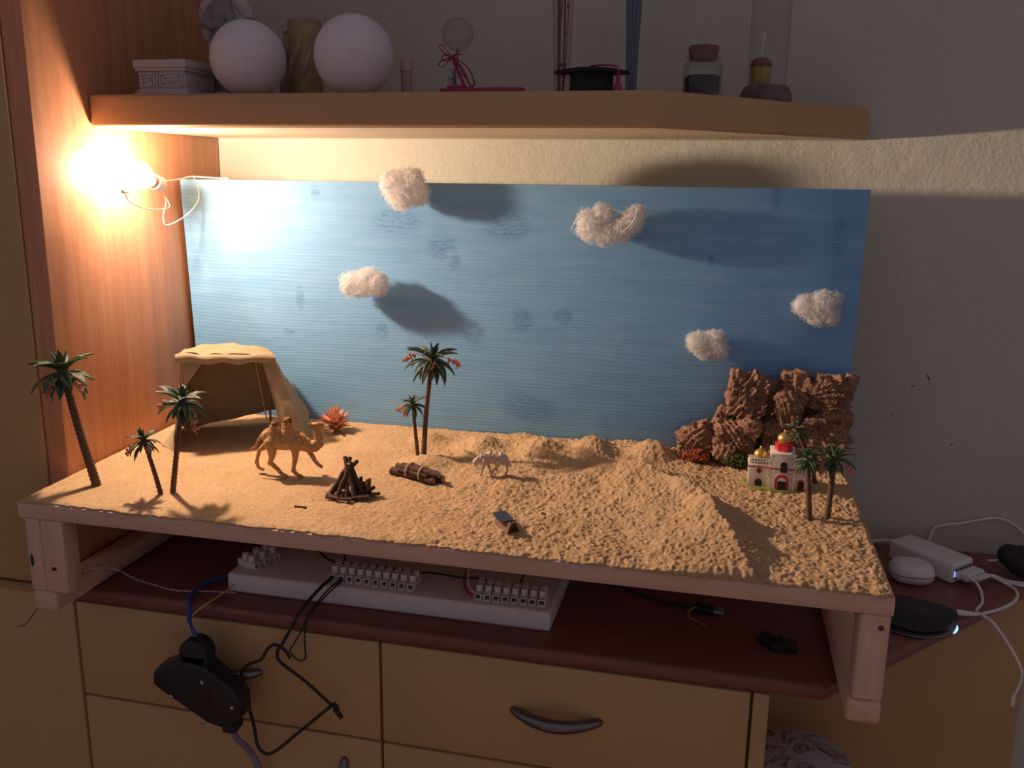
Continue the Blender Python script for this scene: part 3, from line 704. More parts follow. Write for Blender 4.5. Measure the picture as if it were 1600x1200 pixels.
# ================================================================== dried flower
def petal_mesh():
    mb = MB(); n = 6; vs_ = []
    for i in range(n+1):
        s = i/n; wd = .20*math.sin(PI*(.12+.85*s))**.8*(1-s*.55); z = .22*s*s
        for dy in (-1,0,1): vs_.append((s, dy*wd, z+abs(dy)*wd*.55))
    k = len(vs_); vs_ += [(x,y,z-.035) for x,y,z in vs_]; fs = []
    for i in range(n):
        for j in range(2):
            a = i*3+j; fs += [(a,a+1,a+4,a+3),(k+a+1,k+a,k+a+3,k+a+4)]
        fs += [(i*3,i*3+3,k+i*3+3,k+i*3),(i*3+2,k+i*3+2,k+i*3+5,i*3+5)]
    fs += [(0,k,k+1,1),(1,k+1,k+2,2),(n*3,n*3+1,k+n*3+1,k+n*3),(n*3+1,n*3+2,k+n*3+2,k+n*3+1)]
    return mb.add(vs_, fs).mesh('petal', ang=70)
def flower():
    x, y = .2660,-.0560; z = SZ(x,y); rnd = random.Random(8)
    t = thing('dried_flower', 'orange spiky dried flower head lying by the blue board', 'dried flower', (x,y,z))
    PM = petal_mesh(); pm, nt, b = new_mat('orange_dry_petal'); v = coords(nt)
    nt.links.new(ramp(nt, noise_tex(nt, v, 2.5, 3), [(.3,(.42,.13,.075)),(.55,(.64,.25,.13)),(.8,(.78,.42,.26))]), b.inputs['Base Color']); b.inputs['Roughness'].default_value = .7
    PM.materials.append(pm)
    MB().ball((x,y,z+.013), .0095, 14, 8, (1,1,1.1)).build('core', simple('brown_flower_core', (.28,.09,.05), .8), t)
    for (el, cnt, L, zz) in ((-12,9,.019,.010),(8,12,.022,.011),(26,13,.022,.013),(44,12,.020,.016),(62,9,.0165,.020),(80,6,.014,.022)):
        a0 = rnd.random()*6
        for k in range(cnt):
            a = a0+2*PI*k/cnt+rnd.uniform(-.15,.15)
            M = Matrix.Translation((0,0,zz)) @ Matrix.Rotation(a,4,'Z') @ Matrix.Rotation(-math.radians(el+rnd.uniform(-8,8)),4,'Y') @ Matrix.Translation((.003,0,0)) @ Matrix.Scale(L*rnd.uniform(.85,1.15),4)
            link('petal', PM, t, M)
flower()

# ================================================================== sticks
BARK = simple('dark_brown_bark', (.075,.030,.016), .8, var=.45, vscale=260, bstr=.9, bscale=500, bdist=.0015)
CUT = simple('cut_wood_end', (.36,.20,.10), .8, var=.2, vscale=400)
def stick(a, b, r, parent, seed, name='stick', end=True):
    rnd = random.Random(seed); a, b = Vector(a), Vector(b); n = 7; P = []; R = []
    for i in range(n+1):
        s = i/n; P.append(a.lerp(b,s)+Vector((rnd.uniform(-1,1),rnd.uniform(-1,1),rnd.uniform(-1,1)))*r*.22); R.append(r*rnd.uniform(.85,1.15))
    o = MB().tube(P, R, 8).build(name, BARK, parent, ang=60)
    if end:
        d = (P[-1]-P[-2]).normalized(); e = MB().tube([P[-1]-d*.0002, P[-1]+d*.0004], R[-1]*.8, 8); e.build('cut_end', CUT, o)
    return o
def campfire():
    x, y = .3850,-.2800; z = SZ(x,y); t = thing('campfire', 'dark twigs stacked as an unlit campfire in the middle of the sand', 'campfire', (x,y,z))
    top = Vector((x-.003,y+.004,z+.036)); rnd = random.Random(2)
    for k, (a, R, up) in enumerate(((3.3,.026,.012),(3.75,.025,.004),(4.25,.022,.010),(4.9,.018,.014),(5.45,.021,.016),(5.95,.024,.006),(.35,.026,-.002),(.9,.022,-.006),(1.6,.020,.0),(2.3,.022,.004),(2.9,.024,.008))):
        foot = Vector((x+R*math.cos(a), y+R*math.sin(a), z+.0005)); dd = (top-foot).normalized()
        stick(foot, top+dd*up+Vector((rnd.uniform(-.004,.004),rnd.uniform(-.003,.003),-.004)), rnd.uniform(.0024,.0034), t, k, end=up > .003)
    for k, (a, b_) in enumerate((((-.022,-.022),(.012,-.026)),((-.024,-.014),(-.004,-.027)),((.004,-.023),(.030,-.014)),((.012,-.018),(.036,-.006)),((.020,-.004),(.040,-.001)),((.014,.004),(.026,.012)))):
        stick((x+a[0],y+a[1],z+.0028), (x+b_[0],y+b_[1],z+.0034+.001*k*.6), .0021, t, 40+k)
    for k in range(7):
        q = Vector((x+rnd.uniform(.004,.026), y+rnd.uniform(-.014,.01), z+rnd.uniform(.006,.018))); d = Vector((rnd.uniform(-1,1),rnd.uniform(-1,1),rnd.uniform(-.2,.8))).normalized()*.007
        stick(q-d, q+d, .0022, t, 60+k, 'twig_stub')
    mb = MB()
    for k in range(260):
        a = rnd.random()*6.28; R = abs(rnd.gauss(0,.014)); px, py = x+R*math.cos(a)*1.3, y+R*math.sin(a)
        mb.ball((px,py,SZ(px,py)+.0006), rnd.uniform(.0004,.0011), 5, 3)
    for k in range(40):
        a = rnd.random()*6.28; R = rnd.random()*.012; mb.ball((x+R*math.cos(a),y+R*math.sin(a),z+.001), .003, 6, 4, (1,1,.5))
    e = mb.build('ash', simple('grey_ash', (.16,.11,.085), .95, var=.4, vscale=600), t, weld=False); e['kind'] = 'stuff'
campfire()
def bundle():
    a, b = Vector((.4170,-.1985,0)), Vector((.4790,-.2190,0)); z = SZ(.446,-.208); d = (b-a).normalized(); s = Vector((-d.y,d.x,0)); r = .0052
    t = thing('log_bundle', 'small bundle of dark logs tied with pale string on the sand', 'log bundle', ((a+b)/2+Vector((0,0,z))))
    spots = [(-1.05,.95,-.02,.0),(1.0,.95,.04,.004),(-.1,1.0,.0,-.006),(-.55,2.6,-.004,.004),(.55,2.6,.006,-.003),(1.4,2.2,.010,-.010),(-1.5,2.0,.012,-.012)]
    for k, (o_, h, e0, e1) in enumerate(spots):
        p = s*(o_*r*1.05)+Vector((0,0,z+h*r*.95))
        ia = a+d*(.004+e0*.4)+p; ib = b+d*(e1)+p-Vector((0,0,.001))
        l = stick(ia, ib, r*(.95,.9,.8,.85,.9,.55,.5)[k], t, 80+k, 'log'); 
        MB().tube([ia-d*.0004, ia+d*.0002], r*.6, 8).build('cut_end', CUT, l)
    cen = Vector((0,0,z+1.75*r))
    for q in (.34,.66):
        m = a.lerp(b,q)+cen; ring = [m+s*(2.35*r*math.cos(w_))+Vector((0,0,1.85*r*math.sin(w_))) for w_ in [2*PI*i/22 for i in range(23)]]
        MB().tube(ring, .0008, 6, caps=False).build('string_tie', simple('pale_string', (.70,.56,.40), .85), t)
bundle()
o = stick((.337,-.3335,SZ(.337,-.3335)+.0012), (.352,-.333,SZ(.352,-.333)+.0012), .0016, None, 5, 'twig', False)
tag(o, 'tiny loose twig lying on the smooth sand below the campfire', 'twig')

# folded metal clip
def clip():
    x0 = Vector((.5835,-.314,0)); x1 = Vector((.6080,-.3440,0)); d = (x1-x0); L = d.length; d.normalize(); s = Vector((-d.y,d.x,0)); z = SZ(.597,-.330)
    t = thing('metal_clip', 'small folded metal clip lying alone near the front edge of sand', 'metal clip', ((x0+x1)/2+Vector((0,0,z))))
    Mx = Matrix(((d.x,s.x,0,x0.x),(d.y,s.y,0,x0.y),(0,0,1,z),(0,0,0,1)))
    mb = MB(); n = 8; wd = .0085; prof = [(0,.0125),(L*.12,.0118),(L*.35,.0105),(L*.55,.0095),(L*.68,.0100),(L*.76,.0125)]
    vs_ = []
    for (u_, h) in prof:
        for sy in (-1,1):
            vs_.append((u_, sy*wd, h)); vs_.append((u_, sy*wd, h-.0012))
    fs = []
    for i in range(len(prof)-1):
        a = i*4; b = a+4; fs += [(a,b,b+2,a+2),(a+1,a+3,b+3,b+1),(a,a+1,b+1,b),(a+2,b+2,b+3,a+3)]
    fs += [(0,2,3,1),(len(vs_)-4,len(vs_)-3,len(vs_)-1,len(vs_)-2)]
    mb.add(vs_, fs, Mx); mb.build('top_plate', MT['dkmetal'], t)
    # wedge body, open at its rear end
    mb = MB()
    tri = lambda w_,h: [(-w_,0),(w_,0),(w_*.45,h),(-w_*.45,h)]
    vs_ = []
    for (u_, w_, h) in ((L*.05,.0075,.0112),(L*.62,.0078,.0085),(L*1.0,.0085,.0135)):
        vs_ += [(u_,p[0],p[1]) for p in tri(w_,h)]
    vs_ += [(L*1.0,p[0]*.78,.0012+p[1]*.82) for p in tri(.0085,.0135)]+[(L*.8,p[0]*.7,.0016+p[1]*.6) for p in tri(.0085,.0135)]
    fs = [(0,1,2,3)]
    for i in range(4):
        a, b = i*4, i*4+4
        for k in range(4): fs.append((a+k,b+k,b+(k+1)%4,a+(k+1)%4))
    fs.append((16,17,18,19))
    mb.add(vs_, fs, Mx); mb.build('clip_body', simple('brown_steel', (.30,.18,.13), .4, .6, var=.2, vscale=300), t, ang=30)
clip()

# ================================================================== bark mountain
def cork_mat():
    m, nt, b = new_mat('cork_bark'); v = coords(nt)
    nt.links.new(ramp(nt, noise_tex(nt, v, 85, 6, .7, .5), [(.28,(.09,.048,.034)),(.42,(.27,.145,.095)),(.6,(.40,.235,.16)),(.8,(.52,.35,.25))]), b.inputs['Base Color'])
    b.inputs['Roughness'].default_value = .95; b.inputs['Specular IOR Level'].default_value = .1
    n1 = bump(nt, b, noise_tex(nt, coords(nt,(1,1,.5)), 240, 5, .7, .8), .9, .003)
    return m
CORK = cork_mat()
def chunk(c, h, seed, rot=0, parent=None, sub=5, rough=1.0, boxy=.55, ring=None):
    bm = bmesh.new(); bmesh.ops.create_icosphere(bm, subdivisions=sub, radius=1)
    R = Matrix.Rotation(rot,3,'Y'); c = Vector(c)-Vector((0,.004,0)); off = origin(parent); hm = min(h); sd = Vector((seed*5.3,seed*1.7,seed*.9)); dirv = (math.cos(seed*1.9), math.sin(seed*1.9))
    for v in bm.verts:
        p = v.co.copy(); m = max(abs(p.x),abs(p.y),abs(p.z)); p = p*(1-boxy)+p*(boxy*.82/m)
        q = Vector((p.x*h[0],p.y*h[1],p.z*h[2])); w = q*40+sd
        a = mnoise.fractal(w*.8, .9, 2, 3, noise_basis='PERLIN_ORIGINAL')*.34
        g = 1-abs(mnoise.noise(Vector((w.x*1.6,w.y*1.6,w.z*.9)))*2); g2 = 1-abs(mnoise.noise(w*4.2)*2)
        g3 = abs(mnoise.noise(Vector((w.x*2.2+3*mnoise.noise(w*.6),w.y*2.2,w.z*6.5)))*2)
        lay = abs(math.sin((q.x*dirv[0]+q.z*dirv[1]+q.y*.4)*430+4.5*mnoise.noise(w*.55)))
        d = a*1.25+(.28*g*g+.15*g2+.10*g3+.16*(1-lay*lay)-.34)*rough
        if ring:   # concentric growth layers on the cut face
            rr = math.hypot((q.x-ring[0])*1.5, q.z-ring[1]); d += .10*math.sin(rr*1500+3*mnoise.noise(w*.7))*(1 if p.y < -.2 else 0)
        nn = Vector((p.x/h[0],p.y/h[1],p.z/h[2])).normalized()
        v.co = R @ (q+nn*d*hm*.75)+c-off
    for f in bm.faces: f.smooth = True
    me = bpy.data.meshes.new('bark_chunk'); bm.to_mesh(me); bm.free(); me.materials.append(CORK)
    o = bpy.data.objects.new('bark_chunk', me); COL.objects.link(o); o.parent = parent; return o
t = thing('bark_mountain', 'brown mountain built of cork bark chunks at the right end', 'mountain', (.885,-.03,.014))
for args in (((.800,-.032,.040),(.026,.022,.026),1,-.55),((.826,-.022,.066),(.012,.014,.030),2,.45),((.786,-.034,.028),(.016,.018,.018),12,.2),
             ((.862,-.030,.108),(.030,.022,.036),3,.12),((.922,-.024,.118),(.022,.018,.030),4,.0),((.914,-.040,.096),(.017,.015,.030),5,-.3,),
             ((.966,-.028,.112),(.032,.022,.030),6,.35),((.845,-.038,.050),(.034,.020,.024),7,.2),((.835,-.048,.030),(.018,.014,.014),13,.0),
             ((.905,-.034,.050),(.026,.020,.032),8,-.1),((.957,-.030,.050),(.038,.022,.040),9,.0),((.985,-.026,.075),(.014,.018,.030),10,.1),((.868,-.044,.070),(.018,.014,.016),14,.5),
             ((.893,-.016,.085),(.040,.012,.050),18,.0),((.945,-.014,.095),(.040,.012,.040),19,.0),((.846,-.034,.137),(.009,.010,.009),15,.0),((.993,-.028,.136),(.009,.010,.009),16,.3),((.950,-.050,.083),(.016,.006,.005),17,.0)):
    chunk(*args[:4], parent=t, sub=6 if args[1][0] > .02 else 5, ring=((0,0) if args[2] in (5,3,6) else None))
mb = MB(); rnd = random.Random(5)   # splinters hanging on the bark
for k in range(26):
    p = Vector((rnd.uniform(.87,.935), rnd.uniform(-.060,-.052), rnd.uniform(.055,.10))); d = Vector((rnd.uniform(-1,1),rnd.uniform(-.5,.2),rnd.uniform(-1.5,1))).normalized()*rnd.uniform(.003,.007)
    mb.tube([p, p+d*.5+Vector((0,-.001,0)), p+d], [.0008,.0006,.0003], 5)
f = mb.build('splinters', simple('light_bark_fibre', (.40,.24,.14), .9, var=.3, vscale=300), t, weld=False); f['kind'] = 'stuff'

def bush(name, label, c, h, mat, seed, n=190):
    rnd = random.Random(seed); c = Vector(c); t = thing(name, label, 'bush', (c.x,c.y,SZ(c.x,c.y))); mb = MB()
    mb.ball(c+Vector((0,0,h[2]*.7)), 1, 10, 6, (h[0]*.7,h[1]*.7,h[2]*.7)); core = mb.build('core', simple(name+'_core', (.03,.025,.015), .9), t)
    mb = MB()
    for k in range(n):
        d = Vector((rnd.gauss(0,1),rnd.gauss(0,1),rnd.gauss(0,1))).normalized(); d.z = abs(d.z)*.9-.1
        p = c+Vector((d.x*h[0],d.y*h[1],h[2]*.6+d.z*h[2]))*1.0*1
        q = p+Vector((rnd.uniform(-1,1),rnd.uniform(-1,1),rnd.uniform(-.4,1)))*.0022
        mb.tube([c+(p-c)*.6, p, q], [.0003,.0006,.0004], 4); mb.ball(q, rnd.uniform(.0008,.0016), 5, 4)
    f = mb.build('sprigs', mat, t, weld=False); f['kind'] = 'stuff'
bush('moss_bush', 'rust orange dried moss tuft at the foot of the bark mountain', (.7985,-.058,.012), (.017,.010,.014), simple('rust_moss', (.42,.10,.035), .9, var=.4, vscale=300), 3)
bush('moss_bush', 'dark green moss tuft left of the toy church', (.852,-.066,.012), (.016,.010,.014), simple('green_moss', (.07,.09,.02), .9, var=.5, vscale=300), 4)
o = MB().tube(spline([(.7790,-.030,.036),(.7775,-.031,.052),(.7800,-.031,.0575),(.7840,-.030,.053),(.7870,-.029,.042)],5), .0010, 8).build('wire_stub', simple('sky_blue_wire', (.20,.38,.50), .5))
tag(o, 'bent sky blue wire stub sticking up left of bark mountain', 'wire')

# ================================================================== toy church
def church():
    x0, y0 = .8655,-.1400; z = SZ(.90,-.135)+.0008; k = .00078
    t = thing('toy_church', 'miniature white church with gold domes and red trim on the sand', 'toy church', (.900,-.125,z-.001))
    ston, nt, b = new_mat('carved_white_masonry'); v = coords(nt, (1,1,1), rot=(PI/2,0,0))
    br = N(nt,'ShaderNodeTexBrick'); nt.links.new(v, br.inputs[0]); br.inputs['Scale'].default_value = 95
    br.inputs['Color1'].default_value = (.78,.70,.60,1); br.inputs['Color2'].default_value = (.70,.61,.51,1); br.inputs['Mortar'].default_value = (.40,.31,.24,1)
    br.inputs['Mortar Size'].default_value = .035; br.inputs['Brick Width'].default_value = .5; br.inputs['Row Height'].default_value = .26
    nt.links.new(br.outputs['Color'], b.inputs['Base Color']); b.inputs['Roughness'].default_value = .75
    n1 = bump(nt, b, br.outputs['Fac'], -.5, .0006); bump(nt, b, noise_tex(nt, coords(nt), 500), .3, .0006, n1)
    plain = simple('plain_white_resin', (.78,.72,.64), .7, var=.08, vscale=150, bstr=.2, bscale=500)
    dark = simple('dark_opening', (.035,.015,.015), .7); moss = simple('painted_grass', (.20,.22,.045), .9, var=.5, vscale=260, bstr=.8, bscale=500, bdist=.002)
    # grassy plinth
    mb = MB(); P = []
    for i in range(36):
        a = 2*PI*i/36; P.append((.902+.043*math.cos(a)*(1+.06*math.sin(3*a)), -.1235+.0265*math.sin(a)*(1+.05*math.cos(5*a))))
    mb.prism(P, z-.003, z+.0016); mb.build('plinth', moss, t, bevel=.001)
    Z = lambda h: z+.0014+h
    def arch(cx, w_, h, yf, depth=.0006, name='door', mat=dark, base=0, parent=t):
        pts = [(-w_,0),(w_,0),(w_,h-w_)]+[(w_*math.cos(a), h-w_+w_*math.sin(a)) for a in [PI*i/10 for i in range(1,10)]]+[(-w_,h-w_)]
        vs_ = [(cx+p[0], yf-depth, Z(base)+p[1]) for p in pts]+[(cx+p[0], yf+.0008, Z(base)+p[1]) for p in pts]; n = len(pts)
        return MB().add(vs_, [tuple(range(n)), tuple(range(2*n-1,n-1,-1))]+[(i,n+i,n+(i+1)%n,(i+1)%n) for i in range(n)]).build(name, mat, parent, smooth=False)
    # left block
    yl = -.1365
    L_ = MB().box((x0,yl,Z(0)),(x0+.0255,yl+.026,Z(.0330))).build('left_block', ston, t, bevel=.0004)
    MB().box((x0-.0006,yl-.0009,Z(.0245)),(x0+.0258,yl+.026,Z(.0262))).build('red_band', MT['red'], L_)
    MB().box((x0+.0006,yl-.0005,Z(.0335)),(x0+.0250,yl+.001,Z(.0365))).build('parapet', plain, L_, bevel=.0003)
    MB().box((x0-.001,yl-.001,Z(.0262)),(x0+.0262,yl+.0265,Z(.0285))).build('cornice', plain, L_, bevel=.0004)
    mb = MB()
    for i in range(6):
        for h in (.0305,.0350): mb.box((x0+.0035+i*.0036,yl-.0007,Z(h-.0007)),(x0+.0051+i*.0036,yl+.0005,Z(h+.0007)))
    mb.build('slits', dark, L_, smooth=False)
    Mx = Matrix.Translation((x0+.0128,yl-.0002,Z(.0205))) @ Matrix.Rotation(PI/2,4,'X')
    MB().lathe([(1e-6,.0006),(.0032,.0006),(.0032,-.001)], 18, M=Mx).build('round_window', simple('dark_red_window', (.16,.02,.02), .6), L_)
    arch(x0+.0128, .0044, .0098, yl, parent=L_)
    d = MB().lathe([(.0066,0),(.0074,.0016),(.0082,.0045),(.0078,.0080),(.0058,.0108),(.0030,.0124),(.0014,.0136),(.0016,.0148),(.0010,.0162),(1e-6,.0175)], 24, c=(x0+.0135,yl+.011,Z(.033))).build('dome', MT['gold'], t)
    # central block, proud of the wings
    xc = x0+.0260; yc = -.1440
    C_ = MB().box((xc,yc,Z(-.001)),(xc+.0290,yc+.034,Z(.0445))).build('centre_block', ston, t, bevel=.0004)
    MB().box((xc-.0006,yc-.0008,Z(.0440)),(xc+.0296,yc+.0345,Z(.0470))).build('parapet', plain, C_, bevel=.0004)
    MB().box((xc-.0006,yc-.0009,Z(.0260)),(xc+.0296,yc+.034,Z(.0276))).build('red_band', MT['red'], C_)
    MB().box((xc-.0004,yc-.0006,Z(-.001)),(xc+.0020,yc+.001,Z(.044))).build('pilaster', plain, C_); MB().box((xc+.0270,yc-.0006,Z(-.001)),(xc+.0294,yc+.001,Z(.044))).build('pilaster', plain, C_)
    arch(xc+.0158, .0052, .0165, yc, .0009, 'window_surround', plain, .0215, C_); arch(xc+.0158, .0040, .0140, yc, .0014, 'window', dark, .0228, C_)
    arch(xc+.0145, .0098, .0225, yc, .0010, 'door_surround', plain, -.001, C_); arch(xc+.0145, .0086, .0210, yc, .0016, 'door_arch', MT['red'], -.001, C_)
    arch(xc+.0145, .0056, .0170, yc, .0020, 'fanlight', plain, -.001, C_); MB().box((xc+.0090,yc-.0026,Z(-.001)),(xc+.0200,yc,Z(.0115))).build('door', dark, C_)
    hexa = [(xc+.0150+.0110*math.cos(PI/6+i*PI/3+.3), yc+.0165+.0110*math.sin(PI/6+i*PI/3+.3)) for i in range(6)]
    D_ = MB().prism(hexa, Z(.0455), Z(.0560)).build('drum', MT['red'], t, smooth=False)
    hexb = [(xc+.0150+(a-xc-.0150)*1.06, yc+.0165+(b_-yc-.0165)*1.06) for a,b_ in hexa]
    MB().prism(hexb, Z(.0556), Z(.0570)).build('drum_rim', MT['red'], D_, smooth=False)
    MB().lathe([(.0068,0),(.0078,.0015),(.0088,.0048),(.0083,.0082),(.0060,.0112),(.0030,.0128),(.0015,.0140),(.0018,.0153),(.0010,.0168),(1e-6,.018)], 24, c=(xc+.0150,yc+.0165,Z(.0565))).build('dome', MT['gold'], t)
    # right wing
    xr = xc+.0292; yr = -.1395
    R_ = MB().box((xr,yr,Z(0)),(xr+.0215,yr+.026,Z(.0300))).build('right_block', plain, t, bevel=.0005)
    arch(xr+.0088, .0042, .0135, yr, .0007, 'door', MT['red'], 0, R_); arch(xr+.0088, .0030, .0115, yr, .0012, 'doorway', dark, 0, R_)
    MB().box((xr+.014,yr-.0007,Z(.0195)),(xr+.0218,yr+.0265,Z(.0210))).build('red_band', MT['red'], R_)
    MB().box((xr+.0035,yr-.0006,Z(.0215)),(xr+.0085,yr+.0005,Z(.0265))).build('window', simple('orange_window', (.55,.24,.12), .6), R_)
    MB().lathe([(.0052,0),(.0060,.0020),(.0056,.0050),(.0030,.0078),(1e-6,.0095)], 18, c=(xr+.011,yr+.013,Z(.030))).build('dome', MT['gold'], t)
church()

# ================================================================== things under the platform
o = MB().box((.214,-.2905,DESK+.0003),(.643,-.128,-.1145)).build('foam_plank', MT['foam'], bevel=.004, seg=3)
tag(o, 'long white foam plank holding the terminal strips, on the worktop', 'foam plank')
TZ = -.1142
def unit_meshes():
    W = .0092
    body = MB()     # stepped screw terminal: low wire entries front and rear, tall screw towers between
    body.box((-W/2,-.0015,0),(W/2,.0155,.0075)); body.box((-W/2*.86,-.0075,0),(W/2*.86,-.0015,.0016))
    for s in (-1,1): body.box((s*W/2*.86-(.0011 if s > 0 else 0),-.0075,.0010),(s*W/2*.86+(.0011 if s < 0 else 0),-.0015,.0075))
    body.box((-W/2*.86,-.0075,.0066),(W/2*.86,-.0015,.0078)); body.box((-W/2*.86,.0155,0),(W/2*.86,.0215,.0075))
    tw = MB()
    for y in (.0012,.0112):
        tw.lathe([(.0036,.0075),(.0036,.0150),(.0026,.0150),(.0026,.0120),(1e-6,.0120)], 14, c=(0,y+.0008,0))
    br = MB().box((-W/2-.0024,.0045,.001),(-W/2+.0002,.0095,.0050))
    inn = MB().box((-.0028,-.0020,.0016),(.0028,-.0012,.0066))
    scw = MB()
    for y in (.0012,.0112): scw.lathe([(.0024,.0122),(.0024,.0126),(1e-6,.0127)], 12, c=(0,y+.0008,0))
    return [('housing',body.mesh('terminal_housing',bevel=.0004,seg=1),MT['white']),('screw_towers',tw.mesh('terminal_towers'),MT['white']),('bridge',br.mesh('terminal_bridge'),MT['white']),('wire_hole',inn.mesh('terminal_hole'),MT['black']),('screws',scw.mesh('terminal_screw'),MT['metal'])]
UM = unit_meshes()
for _, me, m in UM: me.materials.append(m)
def strip(label, a, b, n):
    a, b = Vector(a), Vector(b); d = (b-a); step = d/(n-1) if n > 1 else d; ang = math.atan2(d.y,d.x)
    t = thing('terminal_strip', label, 'terminal strip', ((a+b)/2), 'white screw terminal strips')
    for i in range(n):
        p = a+step*i-(a+b)/2; M = Matrix.Translation(p) @ Matrix.Rotation(ang,4,'Z') @ Matrix.Scale(min(1.18, step.length/.0098),4)
        u = link('terminal', UM[0][1], t, M)
        for nm, me, _ in UM[1:]:
            if nm == 'bridge' and i == 0: continue
            link(nm, me, u, Matrix.Identity(4))
    return t
strip('white terminal strip with ten screw towers in the middle of the foam plank', (.3560,-.270,TZ), (.4620,-.2715,TZ), 10)
strip('white terminal strip with eight screw towers at right of the foam plank', (.5500,-.2745,TZ), (.6290,-.2715,TZ), 8)
strip('short white terminal strip at the left end of the foam plank', (.2400,-.268,TZ), (.2520,-.236,TZ), 3)

def cable(name, label, pts, r, mat, n=8, k=6, cat='cable', flat=None):
    o = MB().tube(spline(pts,k), r, n, flat=flat).build(name, mat); return tag(o, label, cat)

# hanging black power unit
def adapter():
    y0, y1 = -.386, -.356
    kx = lambda x: .8125+(x-.8125)*.974
    kz = lambda z: .3919+(z-.3919)*.974
    poly = [(.1447,-.227),(.1509,-.2197),(.1824,-.2052),(.2192,-.2097),(.2372,-.2223),(.2570,-.2355),(.2650,-.2496),(.2654,-.2741),(.2539,-.2851),(.2399,-.292),(.2175,-.2874),(.1529,-.2506),(.1433,-.2438)]
    poly = [(kx(a), kz(b)) for a, b in poly]
    t = thing('power_adapter', 'black angular power adapter hanging in front of the left drawer', 'power adapter', (.22,-.371,-.275))
    Mx = Matrix(((1,0,0,0),(0,0,-1,0),(0,1,0,0),(0,0,0,1)))
    MB().prism(poly, -y1, -y0, Mx).build('housing', MT['black'], t, bevel=.004, seg=3)
    MB().tube([(kx(.2012),-.359,kz(.197*-1)),(kx(.2012),-.382,kz(-.197))], .0195, 26).box((kx(.1812),-.382,kz(-.215)),(kx(.2205),-.359,kz(-.197))).build('cable_clamp', MT['blackmat'], t, bevel=.003)
    for i, (x,z) in enumerate(((.2151,-.2301),(.1692,-.2564),(.2546,-.2594),(.2130,-.2854))):
        MB().ball((kx(x),-.3865,kz(z)), .0026, 12, 8, (1,.5,1)).build('screw', MT['metal'], t)
    MB().box((kx(.236),-.383,kz(-.300)),(kx(.254),-.360,kz(-.288))).build('cable_gland', MT['blackmat'], t, bevel=.003)
    MB().box((kx(.222),-.3866,kz(-.262)),(kx(.224),-.3855,kz(-.238))).build('seam', MT['blackmat'], t)
adapter()
cable('power_cable', 'grey violet cable running down from the black adapter', [(.2585,-.371,-.277),(.2600,-.365,-.3000),(.2640,-.352,-.3200),(.2700,-.342,-.345),(.2850,-.342,-.385),(.295,-.342,-.46),(.300,-.342,-.60)], .0042, MT['wire_p'])
cable('blue_lead', 'blue lead dropping from the worktop edge into the black adapter', [(.233,-.262,-.108),(.200,-.255,-.134),(.178,-.285,-.136),(.1800,-.325,-.137),(.1890,-.338,-.145),(.1990,-.356,-.155),(.2170,-.369,-.1650)], .0030, MT['wire_b'])
cable('yellow_lead', 'thin yellow green lead beside the blue lead above the black adapter', [(.226,-.285,-.128),(.218,-.310,-.134),(.212,-.336,-.136),(.1960,-.345,-.150),(.2000,-.360,-.155),(.2120,-.368,-.1655)], .0012, MT['wire_y'])
cable('red_lead', 'short red lead running to the right terminal strip', [(.515,-.20,-.112),(.522,-.245,-.110),(.536,-.276,-.109),(.549,-.282,-.1095)], .0014, MT['wire_r'])
cable('white_lead', 'thin white lead curling into the right terminal strip', [(.540,-.215,-.070),(.532,-.235,-.080),(.530,-.255,-.093),(.540,-.275,-.105),(.560,-.283,-.108)], .0009, MT['wire_w'])
cable('black_cable', 'flat black cable hanging in a long loop with a knot below the drawer edge', [(.3560,-.279,-.110),(.352,-.300,-.112),(.3420,-.338,-.126),(.3350,-.346,-.142),(.3200,-.346,-.1689),(.3120,-.346,-.182),(.3150,-.346,-.196),(.3473,-.346,-.2175),(.3700,-.346,-.2360),(.3880,-.348,-.2475),(.3925,-.352,-.2440),(.3890,-.352,-.2400),(.3813,-.348,-.2459),(.3354,-.346,-.2913),(.2990,-.346,-.3260),(.2830,-.346,-.3280),(.2760,-.346,-.3150),(.2745,-.347,-.2925),(.2690,-.349,-.262),(.2625,-.350,-.238),(.2630,-.350,-.218),(.2720,-.348,-.205),(.2894,-.347,-.1960),(.2990,-.346,-.180),(.3100,-.346,-.1735),(.322,-.347,-.178),(.330,-.348,-.188)], .0021, MT['blackmat'])
o = MB().tube([(.3870,-.349,-.2475),(.3960,-.349,-.2590)], .0030, 8).build('cable_end', MT['blackmat']); tag(o, 'cut black cable end sticking out of the knot', 'cable')
cable('thin_black_lead', 'thin black lead hanging from the middle terminal strip beside the looped cable', [(.3690,-.279,-.110),(.3600,-.305,-.116),(.3520,-.340,-.132),(.3450,-.345,-.150),(.3350,-.346,-.168),(.3290,-.346,-.180),(.3400,-.346,-.190),(.3490,-.346,-.186),(.3490,-.346,-.170),(.3500,-.346,-.150),(.3560,-.344,-.130),(.366,-.320,-.114),(.3720,-.280,-.110)], .0011, MT['blackmat'])
def twisted():
    P = spline([(.020,-.352,RZ+.0015),(.045,-.325,RZ+.0030),(.056,-.300,-.124),(.080,-.293,-.1385),(.115,-.302,-.1385),(.150,-.308,-.1388),(.185,-.301,-.1388),(.228,-.2945,-.1385)], 14)
    t = thing('twisted_wire', 'thin white twisted wire lying from left rail across the worktop', 'wire', (.12,-.31,-.1395))
    for ph in (0, PI):
        pts = [p+Vector((0,math.cos(i*.9+ph),math.sin(i*.9+ph)))*.0006 for i, p in enumerate(P)]
        MB().tube(pts, .0005, 6).build('strand', MT['wire_w'] if ph else simple('copper_strand', (.5,.42,.36), .5), t)
twisted()
